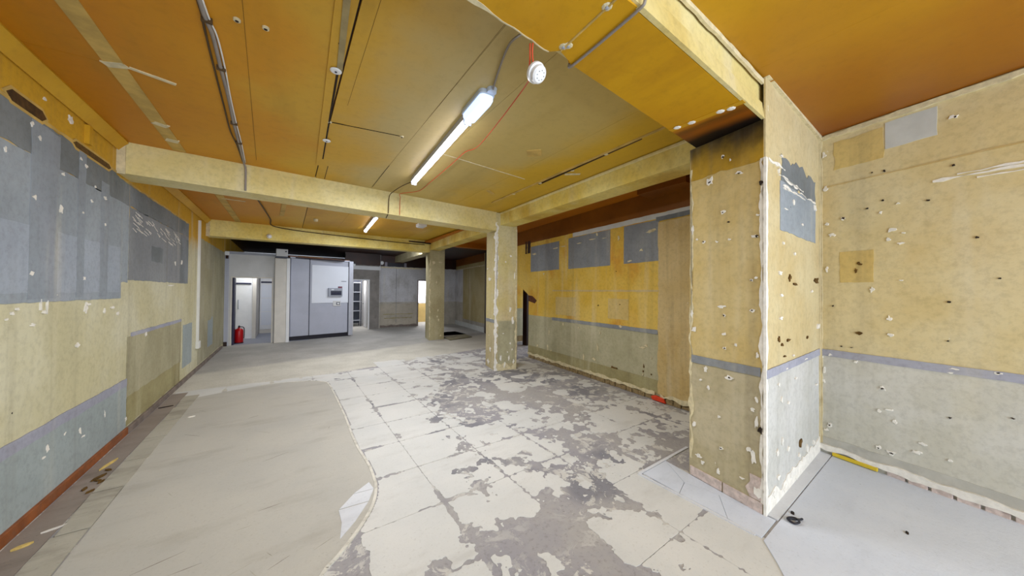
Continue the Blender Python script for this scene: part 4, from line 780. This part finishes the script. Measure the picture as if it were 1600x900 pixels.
bm = B(); WC.box(bm, -.02, 1.75, 2.60, 2.635, -.5, .02); t.part('top_rail', bm, M['alu'])
bm = B(); WC.box(bm, -.05, 1.72, 2.64, 2.66, -.48, .01); tag(obj('timber_lath', bm, M['timber']), 'thin reddish lath lying along the top of the grey cabinet', 'lath')
bm = B(); WC.box(bm, .25, .95, 2.66, 2.70, -.3, -.2); tag(obj('timber_offcut', bm, M['brick_dark']), 'short timber offcut lying on top of the grey cabinet', 'timber')
bm = B(); WC.box(bm, .575, 1.70, 1.17, 2.42, .0, .015); bevel(bm, .004, 1)
tag(obj('white_board', bm, M['wboard'], base=WC.p(1.13, 1.17)), 'large blank white board fixed to the grey cabinet', 'board')
bpy.data.objects['white_board'].location = WC.p(1.13, 1.17)
t = Thing('fuse_box', WC.p(1.27, 1.40, .015), 'grey fuse box with a dark breaker row on the white board', 'fuse box')
bm = B(); WC.box(bm, 1.055, 1.49, 1.39, 1.67, .015, .09); bevel(bm, .008); t.part('housing', bm, M['plastic_grey'])
bm = B(); WC.box(bm, 1.12, 1.455, 1.43, 1.58, .09, .097); win = t.part('breaker_window', bm, M['dkplastic'])
for k in range(6):
    bm = B(); WC.box(bm, 1.145+k*.05, 1.18+k*.05, 1.455, 1.52, .097, .108); t.part('breaker', bm, M['navy'], win)
bm = B(); WC.box(bm, 1.14, 1.22, 1.60, 1.63, .09, .093); t.part('rating_plate', bm, M['white'])
bm = B(); WC.box(bm, 1.37, 1.49, 1.67, 1.73, .015, .05); tag(obj('warning_label', bm, simple('faded_red', '#7A4A58', .6)), 'small dark red block on top of the fuse box', 'label')
t = Thing('switch_plate', WC.p(1.34, 1.05, .0), 'pale double switch plate below the white board', 'switch')
bm = B(); WC.box(bm, 1.215, 1.46, 1.06, 1.24, .0, .02); bevel(bm, .004, 1); t.part('plate', bm, M['offwhite'])
bm = B(); WC.box(bm, 1.32, 1.43, 1.10, 1.19, .02, .026); sur = t.part('surround', bm, M['dkplastic'])
bm = B(); WC.box(bm, 1.34, 1.41, 1.12, 1.17, .026, .034); t.part('rocker', bm, M['white'], sur)
bm = B(); WC.box(bm, 1.47, 1.63, 1.90, 1.915, .015, .03); tag(obj('board_clip', bm, M['dkplastic']), 'thin dark clip on the right of the white board', 'clip')
t = Thing('control_box', WP.p(1.295, 2.56, .13), 'square grey control box on top of the white post', 'box')
bm = B(); WP.box(bm, 1.15, 1.44, 2.61, 2.83, -.02, .14); bevel(bm, .008); t.part('case', bm, M['offwhite'])
bm = B(); WP.box(bm, 1.15, 1.44, 2.56, 2.61, -.02, .12); t.part('foot', bm, M['dkplastic'])
t.part('lamp', lathe(B(), WP.p(1.39, 2.76, .14), WP.n, [(.022, 0), (.022, .012), (0, .018)], 12), M['dkplastic'])
t = Thing('security_sensor', WP.p(.0, 2.57, .08), 'small white sensor box at the top left of the partition', 'sensor')
bm = B(); WP.box(bm, -.0, .10, 2.55, 2.66, .0, .12); bevel(bm, .01); t.part('case', bm, M['white'])
bm = B(); tube(bm, [WP.p(.05, 2.46, .05), WP.p(.05, 2.55, .05)], .03, 8); t.part('bracket', bm, M['umber'])
# store room behind door_2
t = Thing('store_rack', (2.43, 15.8, 0), 'dark blue-grey shelving rack in the store behind the back door', 'shelf')
for k in range(5): t.part('shelf', box(B(), (2.1, 15.55, .25+.42*k), (2.76, 16.05, .28+.42*k)), M['plastic_grey'])
t.part('back_panel', box(B(), (2.1, 16.05, .1), (2.76, 16.08, 2.25)), M['dkplastic'])
for (x, yy) in ((2.1, 15.55), (2.725, 15.55), (2.1, 16.01), (2.725, 16.01)): t.part('post', box(B(), (x, yy, 0), (x+.035, yy+.035, 2.25)), M['dkplastic'])
t = Thing('store_door', (3.0, 15.3, 0), 'white store door standing open with a dark lever handle', 'door')
sdoor = t.part('door_leaf', hexa(B(), [(2.82, 14.9, .01), (2.855, 14.9, .01), (2.86, 15.5, .01), (2.825, 15.5, .01)], [(2.82, 14.9, 2.02), (2.855, 14.9, 2.02), (2.86, 15.5, 2.02), (2.825, 15.5, 2.02)]), M['white'])
bm = B(); tube(bm, [(2.82, 15.42, 1.02), (2.78, 15.42, 1.02), (2.78, 15.32, 1.01)], .012, 7); t.part('lever_handle', bm, M['dkplastic'], sdoor)
bm = B(); lathe(bm, (3.36, 14.54, 2.80), (0, -1, 0), [(.0, 0), (.085, 0), (.085, .03), (.06, .06), (0, .07)], 16)
tag(obj('alarm_sounder', bm, M['white'], smooth=False), 'round white sounder on the dark band above the back wall', 'alarm')
t = Thing('emergency_spot', WB1.p(.35, 2.66, .1), 'small twin spotlight fitting beside the cabinet top, above the store door', 'light')
bm = B(); WB1.box(bm, .22, .36, 2.58, 2.70, 0, .1); t.part('case', bm, M['black']); t.part('lens', lathe(B(), WB1.p(.29, 2.61, .1), WB1.n, [(.0, 0), (.05, .0), (.055, .05), (.03, .06), (0, .06)], 12), M['white'])
# floor hatch lid
t = Thing('hatch_lid', (4.85, 10.1, 0), 'dirty timber hatch lid lying on the floor beside the dark pit', 'hatch')
P = [(4.44, 10.35), (4.36, 9.62), (5.30, 9.88), (5.38, 10.55)]
t.part('board', prism(B(), P, .012, .035), simple('grimy_board', '#8E886E', .8, .2, 6, dirt='#6E6A52')); 
c = Vector((4.87, 10.1)); bm = B(); prism(bm, [tuple(c+(Vector(p)-c)*.985) for p in P], 0, .012); t.part('frame', bm, M['black'])
# ------------------------------------------------------------------ ceiling fittings
t = Thing('fluorescent_batten', (1.33, 3.4, 3.06), 'long bright fluorescent batten on the near ceiling', 'light')
def batten(t, p0, p1, w, tw):
    # wide body, tube under it; the lamp's downward light is a strip along the tube
    a = Vector(p0); b = Vector(p1); d = (b-a).normalized(); n = Vector((d.y, -d.x, 0)).normalized(); u = n.cross(d); u = u if u.z > 0 else -u
    def pr(bm, prof, a, b): return hexa(bm, [a+n*x+u*z for x, z in prof], [b+n*x+u*z for x, z in prof])
    ca = Vector((a.x, a.y, zceil(a.x))); cb = Vector((b.x, b.y, zceil(b.x)))
    bm = B(); pr(bm, [(-w, 0), (w, 0), (w*.9, -.045), (-w*.9, -.045)], ca, cb); t.part('body', bm, M['batten'])
    bm = B(); tube(bm, [ca-u*.066+d*.012, cb-u*.066-d*.012], tw, 14); o = t.part('lens', bm, M['lens'], smooth=True)
    mid_ = (ca+cb)/2-u*.0895; L_ = (cb-ca).length*.94
    l = area('tube_lamp', mid_, (0, 0, math.atan2(d.y, d.x)), L_, tw*1.6, TUBE_WATTS, (.93, .96, 1))
    for e in (ca, cb-d*.03): bm = B(); pr(bm, [(-w*.95, -.03), (w*.95, -.03), (w*.8, -.09), (-w*.8, -.09)], e, e+d*.012); t.part('end_cap', bm, M['batten'])
batten(t, (1.425, 4.40, 0), (1.285, 2.50, 0), .042, .021)
t = Thing('fluorescent_batten', (1.55, 7.9, 3.06), 'short looking lit batten between the two cross beams', 'light')
batten(t, (1.62, 8.75, 0), (1.50, 7.0, 0), .045, .022)
# bulkhead light at the near end of the batten
t = Thing('bulkhead_light', (1.26, 2.28, 3.06), 'glowing oblong bulkhead light with rounded ends next to the batten', 'light')
def oblong(w, l, z, n=8):
    o = []
    for (cx, cy, a0) in ((w-.035, l-.035, 0), (-w+.035, l-.035, 90), (-w+.035, -l+.035, 180), (w-.035, -l+.035, 270)):
        for k in range(n+1): a = math.radians(a0+90*k/n); o.append((cx+.035*math.cos(a), cy+.035*math.sin(a), z))
    return o
def loft(bm, rings, R):
    vs = [[bm.verts.new(R @ Vector(p)) for p in r] for r in rings]
    for p, q in zip(vs, vs[1:]):
        for k in range(len(p)): k2 = (k+1) % len(p); bm.faces.new((p[k], p[k2], q[k2], q[k]))
    bm.faces.new(vs[0][::-1]); bm.faces.new(vs[-1]); return bm
R = Matrix.Translation((1.262, 2.30, zceil(1.262))) @ Matrix.Rotation(math.radians(-4), 4, 'Z')
t.part('base', loft(B(), [oblong(.066, .20, 0), oblong(.066, .20, -.03), oblong(.060, .194, -.036)], R), M['clear'])
t.part('diffuser', loft(B(), [oblong(.058, .19, -.03), oblong(.058, .19, -.06), oblong(.045, .178, -.088)], R), M['lens_blue'], smooth=False)
t.part('gland', loft(B(), [[(x+.02, yy-.215, z) for x, yy, z in oblong(.04, .04, 0)], [(x+.02, yy-.215, z) for x, yy, z in oblong(.036, .036, -.03)]], R), M['clear'])
# smoke detector hanging on its red cable
dl = Vector((1.035, 1.27, 2.735))
ax = (Vector((0, 0, 1.6))-dl).normalized()*.75+Vector((.55, -.35, -.35)); ax.normalize()
t = Thing('smoke_detector', dl, 'white smoke detector dangling from a red cable under the beam', 'detector')
t.part('base', lathe(B(), dl, ax, [(0, -.012), (.046, -.012), (.05, -.004), (.05, .01), (.044, .014), (0, .014)], 28), M['white'], smooth=False)
head = t.part('head', lathe(B(), dl, ax, [(.041, .014), (.043, .022), (.042, .036), (.034, .044), (0, .047)], 28), M['white'])
bm = B()
sd = ax.orthogonal().normalized(); sv = ax.cross(sd)
for k in range(8):
    a = 2*math.pi*k/8; c = dl+ax*.0465+(sd*math.cos(a)+sv*math.sin(a))*.022; tube(bm, [c, c+ax*.001], .0022, 6)
t.part('vents', bm, M['dkplastic'], head)
def cable(name, pts, r, mat, label, n=5, group=None):
    return tag(obj(name, tube(B(), smoothpts(pts, n), r, 7), M[mat], smooth=True), label, 'cable', group)
top = Vector((1.00, 1.25, 2.86))
cable('red_cable', [top, (1.005, 1.26, 2.83), (1.02, 1.275, 2.80), (1.032, 1.28, 2.775)], .0042, 'cable_red', 'short red cable carrying the hanging smoke detector')
red = c_red
cable('red_cable', [top+Vector((-.01, .01, 0)), (1.02, 1.30, 2.80), (1.10, 1.42, 2.84), (1.36, 1.80, 3.05), (red[6][0], red[6][1], 3.13)]+[(p[0], p[1], zceil(p[0])-.012) for p in red[7:]]+[(1.42, 5.0, 3.1), (1.43, 5.06, 3.06), (1.47, 5.215, 3.03), (1.47, 5.225, 2.82)], .0042, 'cable_red', 'long red cable looping along the ceiling past the lights')
cable('grey_flex', [(.985, 1.22, 2.9), (1.02, 1.38, 3.0), (1.10, 1.62, 3.12), (1.20, 1.90, 3.14), (1.262, 2.06, 3.135)], .007, 'cable_grey', 'grey flex from the torn plate to the bulkhead light')
cable('grey_flex', [(1.275, .80, 3.0), (1.27, .80, 2.89), (1.272, .83, 2.872), (1.28, .95, 2.872), (1.287, 1.1, 2.872), (1.29, 1.27, 2.872), (1.30, 1.29, 2.91)], .0075, 'cable_grey', 'grey cable across the orange underside of the front beam')
c1 = [(p[0], p[1], zceil(p[0])-.014) for p in c_cable_left]
e = c1[-1]
cable('cable_bundle', [(c1[0][0], 1.25, c1[0][2])]+c1+[(e[0], 4.96, 3.1), (e[0]+.01, 5.02, 3.05), (e[0]+.01, 5.035, 2.80)], .011, 'cable_grey', 'grey cable bundle along the left ceiling, thicker and lighter of two')
cable('cable_bundle', [(p[0]+.017+.006*math.sin(p[1]*5), p[1], p[2]+.004) for p in c1], .005, 'pvc', 'thin white cable strapped to the grey bundle on the left ceiling')
for i_ in (1, 3, 5, 6):
    p = c1[i_]; tag(obj('cable_clip', box(B(), (p[0]-.022, p[1]-.008, p[2]-.016), (p[0]+.026, p[1]+.008, p[2]+.014)), M['cable_dark']), 'dark clip holding the left cable bundle, '+{1: 'nearest', 3: 'second nearest', 5: 'second furthest', 6: 'furthest'}[i_]+' of the four', 'clip', 'clips on the left cable bundle')
c2 = [(p[0], p[1], zceil(p[0])-.010) for p in c_cable_left2]
cable('cable_bundle', [(c2[0][0]-.03, 1.25, c2[0][2])]+c2+[(e[0]-.01, 4.9, c2[-1][2])], .006, 'cable_dark', 'thin dark cable beside the grey bundle on the left ceiling')
cable('ceiling_cable', [(e[0]-.02, 5.5, 3.105), (-.42, 6.6, 3.10), (-.36, 7.6, 3.11), (-.30, 8.6, 3.11), (-.28, 9.3, 3.09), (.2, 9.53, 3.07), (1.2, 9.655, 3.06), (2.4, 9.81, 3.06), (3.6, 9.96, 3.08)], .012, 'cable_dark', 'dark cable running to and along the further yellow beam')
cable('ceiling_cable', [(1.405, 4.42, 3.12), (1.36, 4.7, 3.13), (1.32, 5.0, 3.12), (1.30, 5.2, 3.08), (1.29, 5.205, 2.83), (1.33, 5.5, 2.80)], .006, 'cable_dark', 'dark cable from the batten end down the cream beam')
for (x, yy, k) in ((.258, 2.50, 0), (.312, 3.73, 1)):
    zz = zceil(x)-.016
    t = Thing('ceiling_disc', (x, yy, zz), ('white round disc on the ceiling joint, nearer of two' if k == 0 else 'white round disc on the ceiling joint, further of two'), 'disc')
    t.part('disc', lathe(B(), (x, yy, zz), (0, 0, -1), [(0, 0), (.036, 0), (.036, .004), (.03, .008), (0, .009)], 20), M['white'])
    t.part('screw', lathe(B(), (x, yy, zz-.009), (0, 0, -1), [(.008, 0), (.008, .003), (0, .005)], 8), M['dkplastic'])
for (x, yy, lab) in ((-.12, 2.34, 'small pale fixing plug left of the ceiling joint'), (-.25, 2.36, 'bent pale hook on the orange ceiling near the cables'), (.924, 3.243, 'pale fixing plug with a dark hole between disc and batten'), (.255, 2.22, 'dark rusty fixing on the ceiling joint before the nearer disc'), (.30, 3.33, 'small fixing on the ceiling joint between the two discs')):
    t = Thing('ceiling_plug', (x, yy, zceil(x)), lab, 'fixing'); dark = 'dark rusty' in lab
    t.part('collar', lathe(B(), (x, yy, zceil(x)-.004), (0, 0, -1), [(0, -.004), (.018, -.004), (.017, .006), (.009, .008)], 12), M['brown' if dark else 'tape_white'])
    t.part('hole', lathe(B(), (x, yy, zceil(x)-.010), (0, 0, -1), [(.010, 0), (.008, .004), (0, .004)], 10), M['hole'])
for k, (x, yy) in enumerate(((3.02, 2.93), (3.0, 3.55), (2.99, 4.2), (2.97, 2.35))):
    tag(obj('ceiling_button', lathe(B(), (x, yy, zceil(x)-.006), (0, 0, -1), [(0, 0), (.026, 0), (.024, .006), (0, .010)], 14), M['tape_white']), ('white button on the lath by the side beam, ' + ('third', 'second', 'first', 'fourth')[k] + ' from the middle column'), 'fixing', 'white buttons along the lath by the side beam')
t = Thing('ceiling_rose', (2.58, 7.4, 3.17), 'square white junction box on the ceiling behind the cream beam', 'junction box')
t.part('case', box(B(), (2.50, 7.28, 3.12), (2.68, 7.52, 3.19)), M['white']); t.part('lid', box(B(), (2.52, 7.30, 3.105), (2.66, 7.50, 3.12)), M['offwhite'])
tag(obj('ceiling_socket', lathe(B(), (.50, 8.1, 3.14), (0, 0, -1), [(0, 0), (.045, 0), (.04, .05), (0, .06)], 14), M['tape_white']), 'small round pale fitting on the ceiling left of the far batten', 'fitting')
tag(obj('pir_sensor', lathe(B(), (-.35, 9.45, 2.86), (0.2, -1, -.3), [(0, -.02), (.05, -.02), (.05, .03), (.03, .06), (0, .065)], 14), M['white']), 'white knob shaped sensor on the yellow beam face', 'sensor')
# conduit on the left wall
t = Thing('conduit', (-1.40, 8.64, .46), 'white vertical conduit with a socket box on the left wall', 'conduit')
t.part('pipe', box(B(), (-1.42, 8.60, .58), (-1.385, 8.66, 2.94)), M['pvc'])
bm = box(B(), (-1.42, 8.56, .44), (-1.37, 8.72, .58)); bevel(bm, .006); t.part('socket_box', bm, M['pvc'])
# ------------------------------------------------------------------ debris
def chip(name, c, L, w, ang, h, mat, label, cat='debris', z=0.004):
    d = Vector((math.cos(ang), math.sin(ang))); n = Vector((-d.y, d.x)); c = Vector(c)
    q = [c-d*L, c-d*L*.4+n*w, c+d*L*.5+n*w*.8, c+d*L, c+d*L*.4-n*w*.9, c-d*L*.6-n*w*.7]
    return tag(obj(name, prism(B(), [tuple(p) for p in q], z, z+h), M[mat]), label, cat)
chip('wood_splinter', (-1.285, 4.46), .11, .010, 1.35, .014, 'woodchip', 'longest pale wood splinter beside the left skirting')
chip('wood_splinter', (-1.262, 4.20), .06, .015, 1.1, .012, 'brown', 'dark wood splinter next to the longest pale one by the skirting')
chip('wood_splinter', (-1.30, 3.34), .04, .013, .5, .012, 'woodchip', 'stubby pale wood chip in the bottom left corner of the floor')
chip('wood_splinter', (-1.228, 3.47), .05, .006, .35, .010, 'warmwhite', 'thin pale splinter above the stubby chip at bottom left')
for k, (x, yy) in enumerate(((-1.25, 4.33), (-1.22, 4.10), (-1.28, 4.02), (-1.23, 3.95), (-1.25, 4.14))):
    chip('wood_crumb', (x, yy), .03, .012, rnd.random()*3, .010, 'brown', ('largest and furthest', 'second furthest', 'fourth furthest', 'nearest', 'third furthest')[k]+' dark wood crumb in the cluster beside the long pale splinter').__setitem__('group', 'dark wood crumbs by the left skirting')
chip('wood_splinter', (-1.30, 6.2), .07, .012, .3, .010, 'umber', 'dark thin splinter in the far left gutter')
chip('plaster_flake', (-.94, 5.55), .035, .018, .4, .008, 'whiteplaster', 'white plaster flake on the far left of the screed', z=.006)
bm = B(); tube(bm, smoothpts([(2.89, .70, .018), (2.93, .72, .016), (2.96, .69, .018), (2.93, .66, .022), (2.89, .68, .016), (2.91, .72, .022), (2.97, .67, .016), (3.0, .66, .014)], 5), .007, 7)
tag(obj('cable_tie', bm, M['black'], smooth=True), 'black knotted cable tie on the pale blue floor', 'debris')
chip('plaster_flake', (3.03, .72), .02, .012, .4, .008, 'hole', 'tiny dark flake beside the black cable tie', z=.007)
chip('plaster_flake', (3.42, .22), .02, .008, .2, .006, 'hole', 'tiny dark flake alone on the pale blue floor', z=.007)
bm = B(); WR.box(bm, .12, .43, .012, .045, .02, .04); bevel(bm, .004, 1)
tag(obj('yellow_strip', bm, M['yellow']), 'yellow strip lying against the foot of the right wall', 'strip')
bm = B(); WM.poly(bm, [(.30, .01), (.52, .01), (.54, .06), (.46, .085), (.34, .07)], .02, .06); bevel(bm, .008, 1)
tag(obj('red_offcut', bm, M['orange_red']), 'orange-red offcut lodged at the foot of the buff board', 'debris')
# shop front behind the camera (daylight comes in through its open bay)
bm = B(); box(bm, (-1.6, -3.6, 0), (-1.2, -3.45, 3.3)); box(bm, (3.6, -3.6, 0), (4.2, -3.45, 3.3)); box(bm, (-1.2, -3.6, 2.95), (3.6, -3.45, 3.3))
struct('wall_front', bm, M['wall_left'], 'shop front surround behind the camera', 'wall')
